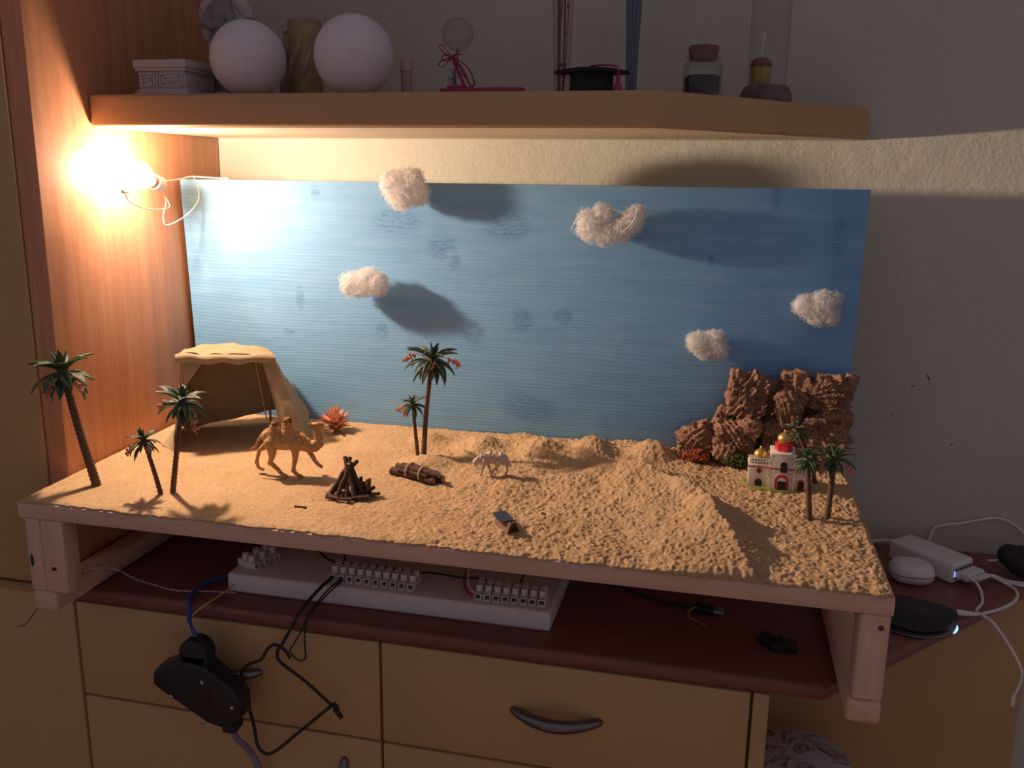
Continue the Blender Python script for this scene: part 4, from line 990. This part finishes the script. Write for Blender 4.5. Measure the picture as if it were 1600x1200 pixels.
cable('thin_wire', 'thin dark wire dangling below the left front rail', [(.0080,-.388,-.1405),(.0040,-.391,-.148),(-.0040,-.392,-.159),(-.0130,-.392,-.167),(-.0230,-.392,-.1700)], .0006, MT['blackmat'], cat='wire')
# dark leads in the shade behind the strips
for i, (lab, P) in enumerate((('black lead rising from the left end of middle terminal strip to the platform', [(.360,-.249,-.104),(.355,-.235,-.10),(.352,-.225,-.08),(.356,-.22,-.05),(.36,-.215,-.0215)]),
        ('black lead sagging between the middle and right terminal strips', [(.462,-.247,-.104),(.480,-.235,-.108),(.510,-.232,-.111),(.535,-.236,-.108),(.552,-.247,-.104)]),
        ('black lead behind the middle strip lying along the foam plank', [(.300,-.20,-.1115),(.33,-.225,-.112),(.36,-.23,-.112),(.41,-.225,-.112),(.45,-.24,-.108)]),
        ('black lead rising from the right terminal strip to the platform', [(.595,-.248,-.103),(.60,-.235,-.09),(.603,-.228,-.06),(.60,-.225,-.0215)]))):
    cable('black_lead', lab, P, .0013, MT['blackmat'])
def usb():
    t = thing('usb_plug', 'black usb plug with a curled thin wire on the worktop', 'usb plug', (.822,-.190,DESK))
    a = .10; Mx = Matrix.Translation((.822,-.190,DESK+.0005)) @ Matrix.Rotation(-a,4,'Z')
    MB().box((-.012,-.008,0),(.012,.008,.009),Mx).build('grip', MT['black'], t, bevel=.002)
    MB().box((.012,-.006,.002),(.025,.006,.0068),Mx).build('metal_contact', MT['metal'], t, bevel=.0005)
    MB().tube(spline([(.811,-.189,-.1365),(.785,-.183,-.138),(.750,-.170,-.1385),(.70,-.14,-.1385)]), .002, 8).build('cord', MT['blackmat'], t)
    MB().tube(spline([(.812,-.196,-.131),(.803,-.202,-.136),(.805,-.212,-.1395),(.818,-.220,-.1395),(.826,-.233,-.1395)]), .0007, 6).build('thin_wire', MT['wire_y'], t)
usb()
def hook():
    x, y, z = .905,-.262,DESK+.0002; P = [(.884,-.251),(.8875,-.247),(.892,-.236),(.899,-.236),(.901,-.246),(.907,-.248),(.9085,-.240),(.914,-.240),(.9150,-.252),(.9230,-.2490),(.9290,-.2480),(.9290,-.2550),(.9230,-.2590),(.9300,-.2620),(.9290,-.2680),(.9200,-.2680),(.9080,-.2720),(.9000,-.2700),(.8940,-.2610)]
    o = MB().prism(P, z, z+.010).build('black_clamp', MT['blackmat'], bevel=.002); tag(o, 'black plastic clamp with stubby prongs on the dark worktop', 'clamp')
hook()

# ================================================================== charging corner
def hub():
    ax = Vector((1.160,.000,0))-Vector((1.098,.062,0)); L = .100; a = math.atan2(ax.y,ax.x)
    c = Vector((1.130,.028,DESK)); Mx = Matrix.Translation(c) @ Matrix.Rotation(a,4,'Z')
    t = thing('usb_charger', 'white multi-port usb charger block by the wall', 'charger', c)
    MB().box((-.05,-.0245,.0004),(.05,.0245,.030),Mx).build('housing', MT['white'], t, bevel=.005, seg=4)
    MB().box((.0497,-.020,.006),(.0503,.020,.024),Mx).build('port_panel', simple('grey_port_panel', (.35,.34,.36), .4), t)
    for i in range(4):
        y = -.0145+i*.0098
        MB().box((.0500,y-.0034,.009),(.0508,y+.0034,.021),Mx).build('usb_port', MT['black'], t)
    led, nt, b = new_mat('blue_led'); b.inputs['Emission Color'].default_value = (.35,.4,1,1); b.inputs['Emission Strength'].default_value = 1.2; b.inputs['Base Color'].default_value = (.3,.35,.8,1)
    MB().box((.0502,-.0205,.011),(.0510,-.0190,.019),Mx).build('status_light', led, t)
    return Mx
HM = hub()
def usb_cable(label, i, pts, r=.0019, tip=None):
    y = -.0145+i*.0098; P0 = HM @ Vector((.052,y,.015)); P1 = HM @ Vector((.070,y,.015)); P2 = HM @ Vector((.077,y,.0145))
    t = thing('white_usb_cable', label, 'cable', P0, 'white charging cables')
    Q = HM.copy(); MB().box((.0510,y-.0042,.0095),(.0690,y+.0042,.0205),Q).build('plug', MT['white'], t, bevel=.002)
    MB().tube([P1,P2], [.0033,.0024], 10).build('strain_relief', MT['white'], t)
    pts = [P2]+[Vector(p) for p in pts]; MB().tube(spline(pts), r, 8).build('cord', MT['wire_w'], t)
    if tip: MB().box(*tip).build('end_plug', MT['white'], t, bevel=.0012)
    return t
usb_cable('white charging cable hanging over the worktop edge to a loose plug', 0, [(1.1800,-.045,DESK+.004),(1.1740,-.075,DESK+.0025),(1.1620,-.098,DESK+.0022),(1.1600,-.112,DESK+.004),(1.1720,-.128,DESK+.002),(1.188,-.145,-.158),(1.2040,-.150,-.185),(1.2060,-.150,-.205),(1.2010,-.150,-.225)], tip=((1.1985,-.1520,-.238),(1.2035,-.1480,-.224)))
usb_cable('white charging cable curving round to the black charging pad', 1, [(1.2000,.000,DESK+.010),(1.2230,-.012,DESK+.003),(1.2280,-.030,DESK+.0022),(1.2180,-.058,DESK+.0022),(1.1920,-.088,DESK+.0022),(1.1680,-.108,DESK+.003),(1.1540,-.118,DESK+.0045)])
usb_cable('white charging cable running off right along the worktop', 2, [(1.2050,.004,DESK+.006),(1.2300,-.004,DESK+.0022),(1.2700,-.002,DESK+.0022),(1.300,.04,DESK+.0022)])
usb_cable('white charging cable in the rearmost port of the charger', 3, [(1.2100,.012,DESK+.005),(1.2320,.002,DESK+.0024),(1.2700,.012,DESK+.0024),(1.310,.06,DESK+.0022)])
cable('white_power_cord', 'white cord arching up against the wall behind the charger', [(1.1420,.095,DESK+.002),(1.1460,.102,-.120),(1.1540,.105,-.106),(1.1843,.105,-.098),(1.2303,.104,-.0846),(1.257,.103,-.0926),(1.275,.10,-.110),(1.295,.095,DESK+.002)], .0019, MT['wire_w'])
cable('charger_power_lead', 'short white lead leaving the left end of the charger', [(1.093,.066,-.122),(1.080,.074,-.124),(1.062,.080,-.130),(1.040,.084,DESK+.002)], .0030, MT['white'])
def earcase():
    c = Vector((1.0960,-.0250,DESK)); t = thing('earbud_case', 'rounded white case with a dark seam beside the charger', 'case', c)
    def shell(z0, z1, f0, f1):
        prof = []; n = 12
        for i in range(n+1):
            s = i/n; ph = f0+(f1-f0)*s; prof.append((math.cos(ph)**.55 if math.cos(ph) > 0 else 0, math.sin(ph)))
        mb = MB(); vs_ = []; m = 40
        for cr, sz in prof:
            for k in range(m):
                a = 2*PI*k/m; ca, sa = math.cos(a), math.sin(a); e = 2/2.8
                vs_.append((c.x+.0290*max(cr,.001)*abs(ca)**e*(1 if ca>=0 else -1), c.y+.0255*max(cr,.001)*abs(sa)**e*(1 if sa>=0 else -1), (z0+z1)/2+(z1-z0)/2*sz if False else c.z+.0155+.0150*sz))
        fs = [(i*m+k,i*m+(k+1)%m,(i+1)*m+(k+1)%m,(i+1)*m+k) for i in range(n) for k in range(m)]+[tuple(range(m))[::-1],tuple(n*m+k for k in range(m))]
        return mb.add(vs_, fs)
    shell(0,0,-1.45,-.03).build('base_shell', MT['white'], t); shell(0,0,.05,1.5).build('lid', MT['white'], t)
    shell(0,0,-.04,.06).build('seam', MT['black'], t); o = t.children[-1]; o.scale = (.988,.988,1)
earcase()
def pad():
    c = Vector((1.0740,-.1420,DESK)); t = thing('charging_pad', 'round black wireless charging pad with a clear glowing rim', 'charging pad', c)
    def outline(R, k=1):
        P = []
        for i in range(60):
            a = 2*PI*i/60; d = abs((a-.35+PI) % (2*PI)-PI); r = R+ (.0105*k if d < .24 else .0105*k*max(0,1-(d-.24)/.16)); P.append((c.x+r*math.cos(a), c.y+r*math.sin(a)))
        return P
    MB().prism(outline(.0525), DESK+.0003, DESK+.0065).build('clear_base', glass('clear_acrylic', (.80,.80,.82), .08, 1.5), t, bevel=.0012)
    MB().prism(outline(.0470), DESK+.0066, DESK+.0100).build('black_top', MT['black'], t, bevel=.0012)
    MB().lathe([(.0495,0),(.0510,.0008),(.0495,.0016)], 60, c=(c.x,c.y,DESK+.0010)).build('metal_ring', MT['metal'], t)
    led, nt, b = new_mat('blue_rim_light'); b.inputs['Base Color'].default_value = (.2,.4,.8,1); b.inputs['Emission Color'].default_value = (.25,.55,1,1); b.inputs['Emission Strength'].default_value = 2.2
    P = [(c.x+.0534*math.cos(a), c.y+.0534*math.sin(a), DESK+.0022) for a in [-.62+i*.06 for i in range(9)]]
    MB().tube(P, [.0004,.0007,.0010,.0013,.0015,.0013,.0010,.0007,.0004], 8).build('rim_light', led, t)
    MB().box((c.x+.010,c.y+.010,DESK+.0100),(c.x+.022,c.y+.013,DESK+.0101)).build('status_mark', simple('grey_mark', (.10,.10,.11), .5), t)
    MB().tube([(c.x+.058,c.y+.022,DESK+.0055),(c.x+.081,c.y+.0245,DESK+.0050)], [.0042,.0026], 12).build('cable_plug', MT['white'], t)
pad()
def blob():
    t = thing('black_plug', 'black bulky plug at the right edge on the worktop', 'plug', (1.250,.035,DESK))
    me = remesh(MB().ball((1.232,.030,DESK+.030),.016,14,10).ball((1.246,.028,DESK+.024),.020,14,10,(1,1,1.1)).ball((1.262,.030,DESK+.020),.0195,14,10).ball((1.275,.03,DESK+.02),.0195,14,10), .0018, 4)
    place_mesh('housing', me, MT['blackmat'], t, origin(t))
    MB().tube(spline([(1.222,.030,DESK+.022),(1.212,.030,DESK+.020),(1.206,.032,DESK+.0185)]), .0013, 6).build('pin', MT['wire_w'], t)
blob()
def stool():
    c = Vector((.977,-.015,-LIFT)); t = thing('round_stool', 'round stool with a whitish floral seat at the bottom, right of drawers', 'stool', c)
    m, nt, b = new_mat('floral_fabric'); v = coords(nt)
    nt.links.new(ramp(nt, noise_tex(nt, v, 26, 4, .6, 1.2), [(.52,(.52,.49,.50)),(.57,(.12,.07,.07)),(.61,(.50,.47,.48)),(.68,(.22,.14,.14)),(.72,(.52,.49,.50))]), b.inputs['Base Color']); b.inputs['Roughness'].default_value = .9
    MB().lathe([(.068,0),(.074,.004),(.076,.016),(.070,.028),(.045,.037),(1e-6,.041)], 44, c=(c.x,c.y,-.470)).build('seat', m, t)
    for a in (.6,2.2,3.8,5.4):
        MB().tube([(c.x+.055*math.cos(a),c.y+.055*math.sin(a),-.470),(c.x+.075*math.cos(a),c.y+.075*math.sin(a),-LIFT)], [.010,.008], 10).build('leg', MT['pine_z'], t)
    MB().lathe([(.060,0),(.063,.003),(.060,.008)], 36, c=(c.x,c.y,-.478)).build('seat_rim', MT['pine_z'], t)
stool()

# ================================================================== ornaments on the wall shelf
ST = .4897
PLA = simple('grey_white_plaster', (.50,.47,.47), .8, var=.08, vscale=80, bstr=.3, bscale=300)
def frieze():
    t = thing('plaster_block', 'square plaster block with a carved key pattern at the left shelf end', 'plaster block', (.0875,-.14,ST))
    x0, x1, y0, y1 = .0520,.1240,-.168,-.098
    for (z0,z1,e,nm) in ((0,.0045,.003,'foot'),(.0045,.0085,.0005,'lower_moulding'),(.0085,.0310,-.002,'frieze_body'),(.0310,.0350,.001,'upper_moulding'),(.0350,.0450,.0025,'cap_slab')):
        MB().box((x0-e,y0-e,ST+z0),(x1+e,y1+e,ST+z1)).build(nm, PLA, t, bevel=.0009)
    def bar(a, b):
        w_ = .0011; return MB().box((min(a[0],b[0])-w_, y0-.0004, ST+min(a[1],b[1])-w_),(max(a[0],b[0])+w_, y0+.004, ST+max(a[1],b[1])+w_)).build('relief_bar', PLA, t, bevel=.0004)
    X = x0+.004
    for a, b in (((0,.0125),(.064,.0125)),((0,.0275),(.064,.0275)),((.022,.0125),(.022,.0275)),((.026,.0125),(.026,.0275)),((.030,.0125),(.030,.0275)),((.036,.0155),(.036,.0245)),((.036,.0245),(.056,.0245)),((.036,.0155),(.050,.0155)),((.042,.0195),(.056,.0195)),((.004,.0245),(.017,.0245)),((.004,.0155),(.004,.0245)),((.009,.0195),(.017,.0195)),((.017,.0150),(.017,.0195)),((.062,.0125),(.062,.0275))):
        bar((X+a[0],a[1]),(X+b[0],b[1]))
frieze()
def statue():
    b = Vector((.124,-.070,ST)); t = thing('winged_statuette', 'grey plaster statuette with a scalloped wing behind the left ball', 'statuette', b)
    mb = MB().lathe([(.030,0),(.030,.006),(.026,.010),(.022,.012)], 30, c=b); mb.build('base', PLA, t)
    C = [[(0,0,.012,.017),(0,0,.040,.016),(0,.0,.070,.017),(0,0,.095,.015),(0,0,.115,.018),(0,0,.132,.013),(0,0,.142,.008)],[(0,0,.158,.014)],
         [(.012,-.006,.120,.008),(.022,-.014,.100,.0065),(.012,-.022,.092,.0055)],[(-.012,-.006,.120,.008),(-.020,-.012,.102,.0065),(-.006,-.020,.096,.0055)],
         [(.010,-.010,.012,.010),(.024,-.014,.010,.008)]]
    mb = MB()
    for ch in C:
        P = [b+Vector(q[:3]) for q in ch]; R = [q[3] for q in ch]
        if len(P) == 1: mb.ball(P[0], R[0], 14, 10)
        else:
            mb.tube(P, R, 12, rnd=True)
            for p, r in zip(P,R): mb.ball(p, r*.99, 12, 8)
    me = remesh(mb, .0022, 4); displace(me, .0018, 90, 3); place_mesh('figure', me, simple('dark_grey_plaster', (.24,.23,.25), .8), t, b)
    for s, hgt in ((-1,1.0),(1,1.0)):
        mb = MB()
        for k, (x,z,r) in enumerate(((.012,.050,.009),(.017,.062,.010),(.021,.078,.011),(.026,.094,.012),(.030,.110,.012),(.027,.126,.012),(.016,.134,.012),(.012,.112,.014),(.010,.092,.013),(.009,.072,.011),(.034,.119,.009))):
            mb.ball(b+Vector((s*x, .010-.003*(k%2), z)), r*.9, 12, 8, (1,.45,1.1))
        me = remesh(mb, .0018, 1); place_mesh('wing', me, PLA, t, b)
statue()
FO = simple('white_polystyrene', (.70,.67,.70), .75, var=.05, vscale=60, bstr=.25, bscale=420)
def globe(label, c, r, tip):
    t = thing('foam_ball', label, 'ball', (c[0],c[1],ST), 'white balls on the wall shelf')
    mb = MB().lathe([(max(1e-6, r*math.sin(PI*i/36)), -r*math.cos(PI*i/36)) for i in range(37)], 56, c=c); mb.build('sphere', FO, t, ang=80)
    MB().lathe([(r*1.0005,-.0006),(r*1.003,0),(r*1.0005,.0006)], 56, M=Matrix.Translation(Vector(c)) @ Matrix.Rotation(PI/2,4,'Y') @ Matrix.Rotation(.5 if tip else 1.1,4,'X')).build('seam', FO, t)
    if tip: MB().lathe([(.0060,0),(.0068,.0016),(.0045,.003),(.0012,.0034)], 18, c=(c[0]+.004,c[1],c[2]+r-.0006)).build('cap', simple('brown_cap', (.25,.19,.18), .7), t)
globe('white ball with a small cap, left of two on the wall shelf', (.1935,-.130,ST+.0487), .0486, True)
globe('plain white ball, right of two on the wall shelf', (.3420,-.130,ST+.0503), .0502, False)
def candle():
    c = (.2365,-.050,ST); t = thing('pillar_candle', 'thick olive yellow carved candle between the two white balls', 'candle', c)
    wx = simple('olive_wax', (.33,.25,.12), .5, var=.15, vscale=60)
    MB().lathe([(.0225,0),(.0230,.002),(.0228,.104),(.0215,.108),(.017,.107),(.006,.1045),(1e-6,.104)], 32, c=c).build('wax', wx, t)
    MB().tube([(c[0],c[1],ST+.104),(c[0]+.0006,c[1],ST+.1125)], .0009, 6).build('wick', MT['blackmat'], t)
    lf = simple('carved_leaf_wax', (.36,.29,.20), .6)
    for k, (a, z0, l) in enumerate(((3.4,.070,.036),(3.0,.058,.042),(3.9,.045,.040),(4.4,.066,.034),(4.9,.050,.040),(2.6,.040,.036))):
        P = [(c[0]+.0238*math.cos(a+.10*i), c[1]+.0238*math.sin(a+.10*i), ST+z0-l*.5+l*i/6) for i in range(7)]
        MB().tube(P, [.0008,.0028,.0042,.0046,.0038,.0022,.0006], 8).build('leaf_relief', lf, t)
candle()
def bottle():
    c = (.2000,-.030,ST); t = thing('slim_bottle', 'slim grey bottle standing behind, left of the olive candle', 'bottle', c)
    MB().lathe([(.0125,0),(.0130,.002),(.0130,.040),(.0110,.052),(.0065,.062),(.0055,.085),(.0062,.087),(.0062,.091),(.0045,.092)], 26, c=c).build('body', simple('grey_ceramic', (.36,.33,.33), .5), t)
    MB().lathe([(.0133,.008),(.0135,.009),(.0135,.0105),(.0133,.0115)], 26, c=c).build('band', simple('brown_band', (.10,.07,.05), .6), t)
    MB().lathe([(.0050,.091),(.0052,.096),(.0040,.098),(1e-6,.0985)], 18, c=c).build('stopper', simple('stopper_cork', (.22,.15,.11), .8), t)
bottle()
def vial():
    c = (.4010,-.098,ST); t = thing('pink_vial', 'small dusky pink capped tube right of the white ball', 'vial', c)
    MB().lathe([(.0072,0),(.0075,.001),(.0075,.032),(.0068,.034)], 22, c=c).build('tube', simple('dusky_pink', (.40,.28,.27), .5), t)
    MB().lathe([(.0079,.034),(.0080,.035),(.0080,.047),(.0070,.0495),(1e-6,.050)], 22, c=c).build('cap', simple('dusky_pink_cap', (.46,.33,.31), .45), t)
vial()
def crystal():
    c = Vector((.3925,-.150,ST)); t = thing('glass_crystal', 'tiny sparkling cut glass beside the right white ball', 'glass ornament', c)
    mb = MB(); n = 8
    mb.lathe([(.0028,0),(.0062,.003),(.0058,.0062),(.0030,.0085)], n, c=c); mb.build('cut_stone', glass('cut_glass', (.9,.9,.92), .02, 1.7), t, smooth=False)
    MB().lathe([(.0030,0),(.0034,.0008),(.0024,.0018)], n, c=c).build('foot', MT['metal'], t)
crystal()
PINK = simple('magenta_ribbon', (.30,.025,.085), .5, var=.12)
def favour():
    b = Vector((.478,-.125,ST)); t = thing('glass_ball_favour', 'clear glass ball on a silver tree stem with magenta ribbon bow', 'glass ornament', b)
    poly = [(.466,-.150),(.548,-.158),(.574,-.150),(.566,-.110),(.525,-.100),(.466,-.104)]
    MB().prism([(x-.004,y) for x,y in poly], ST, ST+.0085).build('base', PINK, t, bevel=.0015)
    MB().prism([(.470,-.145),(.492,-.147),(.494,-.112),(.470,-.110)], ST+.0086, ST+.012).build('raised_step', PINK, t, bevel=.001)
    g = (.4765,-.120,.5645)
    MB().lathe([(max(1e-6,.0202*math.sin(PI*i/24)), -.0202*math.cos(PI*i/24)) for i in range(25)], 36, c=g).build('glass_ball', glass('smoky_clear_glass', (.86,.86,.87), .02, 1.6), t)
    MB().tube(spline([(.4765,-.120,.546),(.4755,-.121,.535),(.4745,-.122,.524),(.4725,-.122,.512),(.4740,-.122,.501)]), [.0022]*25, 8).build('stem', MT['dkmetal'], t)
    rnd = random.Random(6)
    mb = MB()
    for k in range(16):
        a = rnd.random()*6.28; z0 = rnd.uniform(.503,.522); p0 = Vector((.4740,-.122,z0)); d = Vector((math.cos(a),math.sin(a)*.7,rnd.uniform(-.3,.5)))
        mb.tube(spline([p0,p0+d*.006,p0+d*.011+Vector((0,0,-.003)),p0+d*.009+Vector((0,0,-.007))],4), .0006, 5)
    mb.build('wire_branches', MT['metal'], t, weld=False)
    kn = Vector((.4745,-.138,.5350))
    def rib(pts, r=.0016): MB().tube(spline([kn+Vector(p) for p in pts]), r, 8, flat=.35).build('ribbon', PINK, t)
    rib([(0,0,0),(-.010,-.002,.006),(-.016,-.002,.012),(-.012,-.002,.015),(-.008,-.001,.010),(0,0,.001)]); rib([(0,0,0),(-.010,-.004,-.003),(-.016,-.004,-.008),(-.012,-.003,-.011),(-.004,-.001,-.005),(0,0,0)])
    rib([(0,0,0),(-.009,-.003,.003),(-.012,-.003,-.002),(-.006,-.002,-.004),(0,0,0)],.0022); rib([(0,0,0),(.008,-.003,.004),(.015,-.003,.003)],.0020)
    rib([(.001,0,0),(.014,-.004,-.006),(.024,-.004,-.016),(.030,-.004,-.030),(.027,-.004,-.0355)],.0022); rib([(.001,0,-.001),(.010,-.005,-.010),(.018,-.005,-.022),(.026,-.005,-.0355)],.0024)
    rib([(.001,0,-.001),(.007,-.006,-.012),(.014,-.006,-.026),(.018,-.006,-.0355)],.0026); rib([(.002,0,-.001),(.014,-.003,-.012),(.020,-.003,-.022),(.021,-.003,-.030)],.0013)
    MB().ball(kn, .0032, 12, 8).build('ribbon_knot', PINK, t)
favour()
def stems():
    c = Vector((.6030,-.085,ST)); t = thing('glass_tube_vase', 'tall clear tube vase of thin reddish stems behind graduation cap', 'vase', c)
    MB().lathe([(1e-6,.0006),(.0100,.0006),(.0104,.002),(.0108,.040),(.0125,.090),(.0155,.150),(.0185,.200),(.0180,.200),(.0150,.150),(.0120,.090),(.0103,.040),(.0098,.003),(1e-6,.003)], 30, c=c).build('glass_tube', glass('pale_pink_glass', (.96,.92,.93), .02), t)
    rnd = random.Random(3); sm = simple('reddish_stem', (.14,.045,.055), .7, var=.3, vscale=200); bm_ = simple('dark_bud', (.06,.02,.025), .8)
    for k in range(11):
        a = rnd.random()*6.28; r0 = rnd.uniform(.002,.0075); r1 = rnd.uniform(.006,.0125); a1 = a+rnd.uniform(-.6,.6)
        P = [c+Vector((r0*math.cos(a),r0*math.sin(a),.004)), c+Vector(((r0+r1)/2*math.cos(a),(r0+r1)/2*math.sin(a),.08)), c+Vector((r1*math.cos(a1),r1*math.sin(a1),.17)), c+Vector((r1*1.3*math.cos(a1),r1*1.3*math.sin(a1),.24))]
        Q = spline(P,6); s = MB().tube(Q, .0007, 6).build('stem', sm, t)
        mb = MB()
        for j in range(4):
            q = Q[rnd.randrange(2,len(Q)-1)]; mb.ball(q+Vector((rnd.uniform(-.002,.002),rnd.uniform(-.002,.002),0)), rnd.uniform(.0012,.0022), 7, 5, (1,1,1.5))
        mb.build('buds', bm_, s, weld=False)
stems()
def gradcap():
    c = Vector((.6480,-.130,ST)); t = thing('graduation_cap', 'small black graduation cap with a magenta tassel on wall shelf', 'graduation cap', c)
    bk = simple('black_satin', (.008,.008,.011), .7)
    MB().lathe([(.0262,0),(.0265,.001),(.0262,.0265),(.0255,.0275)], 36, c=c).build('crown', bk, t)
    h = .0320; poly = [Vector((c.x+h*1.414*math.cos(a), c.y+h*1.414*math.sin(a),0)) for a in [.16+i*PI/2 for i in range(4)]]
    vs_ = [];  # board slightly bowed upward at its middle
    n = 10
    for j in range(n+1):
        for i in range(n+1):
            s, q = i/n, j/n; p = poly[0]*(1-s)*(1-q)+poly[1]*s*(1-q)+poly[2]*s*q+poly[3]*(1-s)*q
            r = (p-Vector((c.x,c.y,0))).length; vs_.append(Vector((p.x,p.y,ST+.0325-.09*r+(.0 if r > .01 else .0006))))
    k = len(vs_); W_ = n+1; fs = []
    for j in range(n):
        for i in range(n):
            a = j*W_+i; fs += [(a,a+1,a+W_+1,a+W_),(k+a,k+a+W_,k+a+W_+1,k+a+1)]
    rim = [i for i in range(n)]+[j*W_+n for j in range(n)]+[n*W_+n-i for i in range(n)]+[(n-j)*W_ for j in range(n)]
    for q in range(len(rim)): a, b_ = rim[q], rim[(q+1)%len(rim)]; fs.append((b_,a,k+a,k+b_))
    MB().add(vs_+[p-Vector((0,0,.0042)) for p in vs_], fs).build('mortarboard', bk, t)
    MB().lathe([(.0026,0),(.0028,.001),(.0016,.002)], 14, c=(c.x,c.y,ST+.0330)).build('button', bk, t)
    e = Vector((c.x+.0335,c.y-.018,ST+.0300))
    MB().tube(spline([(c.x,c.y,ST+.0342),(c.x+.014,c.y-.010,ST+.0340),(c.x+.028,c.y-.016,ST+.0325),tuple(e),(e.x+.0008,e.y-.002,ST+.022)]), .0011, 8).build('tassel_cord', PINK, t)
    MB().lathe([(.0024,.0215),(.0030,.0200),(.0022,.0170),(.0040,.0100),(.0075,.0008),(.0060,.0004)], 18, c=(e.x+.0008,e.y-.002,ST)).build('tassel', PINK, t)
gradcap()
def bluevase():
    c = Vector((.6850,-.030,ST)); t = thing('blue_flute_vase', 'tall slender blue glass flute right of the graduation cap', 'vase', c)
    MB().lathe([(1e-6,0),(.0078,0),(.0080,.002),(.0078,.030),(.0086,.070),(.0105,.120),(.0135,.170),(.0160,.210),(.0154,.210),(.0128,.170),(.0098,.120),(.0078,.070),(.0070,.030),(.0068,.010),(1e-6,.010)], 30, c=c).build('flute', glass('blue_glass', (.70,.75,.84), .03), t)
    for k in range(3):
        a = k*2.1; MB().tube([c+Vector((.0015*math.cos(a),.0015*math.sin(a),.011)), c+Vector((.004*math.cos(a),.004*math.sin(a),.13)), c+Vector((.007*math.cos(a),.007*math.sin(a),.25))], .0008, 6).build('rod', simple('pale_blue_rod', (.22,.22,.26), .4), t)
bluevase()
def jar():
    c = Vector((.7785,-.118,ST)); t = thing('corked_jar', 'small square-shouldered glass jar with cork and dark filling', 'jar', c)
    MB().lathe([(1e-6,.0004),(.0225,.0004),(.0236,.002),(.0236,.0330),(.0222,.0370),(.0190,.0392),(.0186,.0405),(.0205,.0420),(.0205,.0440),(.0185,.0450),(.0170,.0450),(.0170,.0395),(.0205,.0360),(.0218,.0325),(.0218,.0030),(1e-6,.0030)], 40, c=c).build('glass', glass('jar_glass', (.93,.93,.92), .02, 1.5), t)
    rnd = random.Random(2); vs_ = []; n = 40
    prof = [(.0212,.0032),(.0212,.0165),(.0160,.0205),(.0090,.0225),(1e-6,.0235)]
    for r, z in prof:
        for k in range(n):
            a = 2*PI*k/n; zz = z+(0 if z < .01 else .0042*math.sin(2*a+1.2)*(r/.0212)+.001*rnd.uniform(-1,1)); vs_.append((c.x+r*math.cos(a), c.y+r*math.sin(a), ST+zz))
    fs = [(i*n+k,i*n+(k+1)%n,(i+1)*n+(k+1)%n,(i+1)*n+k) for i in range(4) for k in range(n)]+[tuple(range(n))[::-1]]
    MB().add(vs_, fs).build('filling', simple('black_sand_filling', (.012,.011,.014), .8, var=.4, vscale=500, bstr=.6, bscale=900), t)
    MB().lathe([(.0155,.0400),(.0168,.0450),(.0180,.0530),(.0172,.0560),(.0080,.0568),(1e-6,.0565)], 30, c=c).build('cork', simple('dark_cork', (.17,.095,.075), .85, var=.25, vscale=200, bstr=.5, bscale=400), t)
jar()
def cloche():
    c = Vector((.8560,-.020,ST)); t = thing('glass_cloche', 'tall glass cylinder over a yellow candle on a dark base', 'glass cloche', c)
    bs = simple('dark_wood_base', (.13,.095,.085), .6, var=.2)
    MB().lathe([(.0320,0),(.0325,.002),(.0318,.0100),(.0295,.0150),(.0270,.0190),(1e-6,.0195)], 40, c=c).build('base', bs, t)
    MB().lathe([(.0245,.0196),(.0248,.200),(.0240,.200),(.0237,.0196)], 40, c=c).build('glass_cylinder', glass('cloche_glass', (.95,.95,.95), .02, 1.35), t)
    q = (c.x-.0085,c.y-.004,ST)
    MB().lathe([(.0128,.0198),(.0130,.0205),(.0130,.0420),(.0125,.0425)], 26, c=q).build('candle', simple('yellow_wax', (.36,.27,.04), .5), t)
    MB().lathe([(.0132,.0425),(.0140,.0440),(.0118,.0500),(.0060,.0535),(1e-6,.0545)], 26, c=q).build('candle_cap', simple('brown_red_cap', (.20,.075,.065), .6), t)
    MB().tube([(q[0],q[1],ST+.054),(q[0]+.0018,q[1],ST+.0840)], .0009, 6).build('wick', MT['wire_w'], t)
    MB().tube([(c.x-.010+.0062*math.cos(a), c.y-.0300, ST+.0165+.0062*math.sin(a)) for a in [PI*i/12 for i in range(13)]], .0008, 6).build('ring_handle', MT['dkmetal'], t)
cloche()

# ================================================================== lift everything so the floor lies at z = 0
for o in list(bpy.data.objects):
    if o.parent is None: o.location.z += LIFT
bpy.context.view_layer.update()
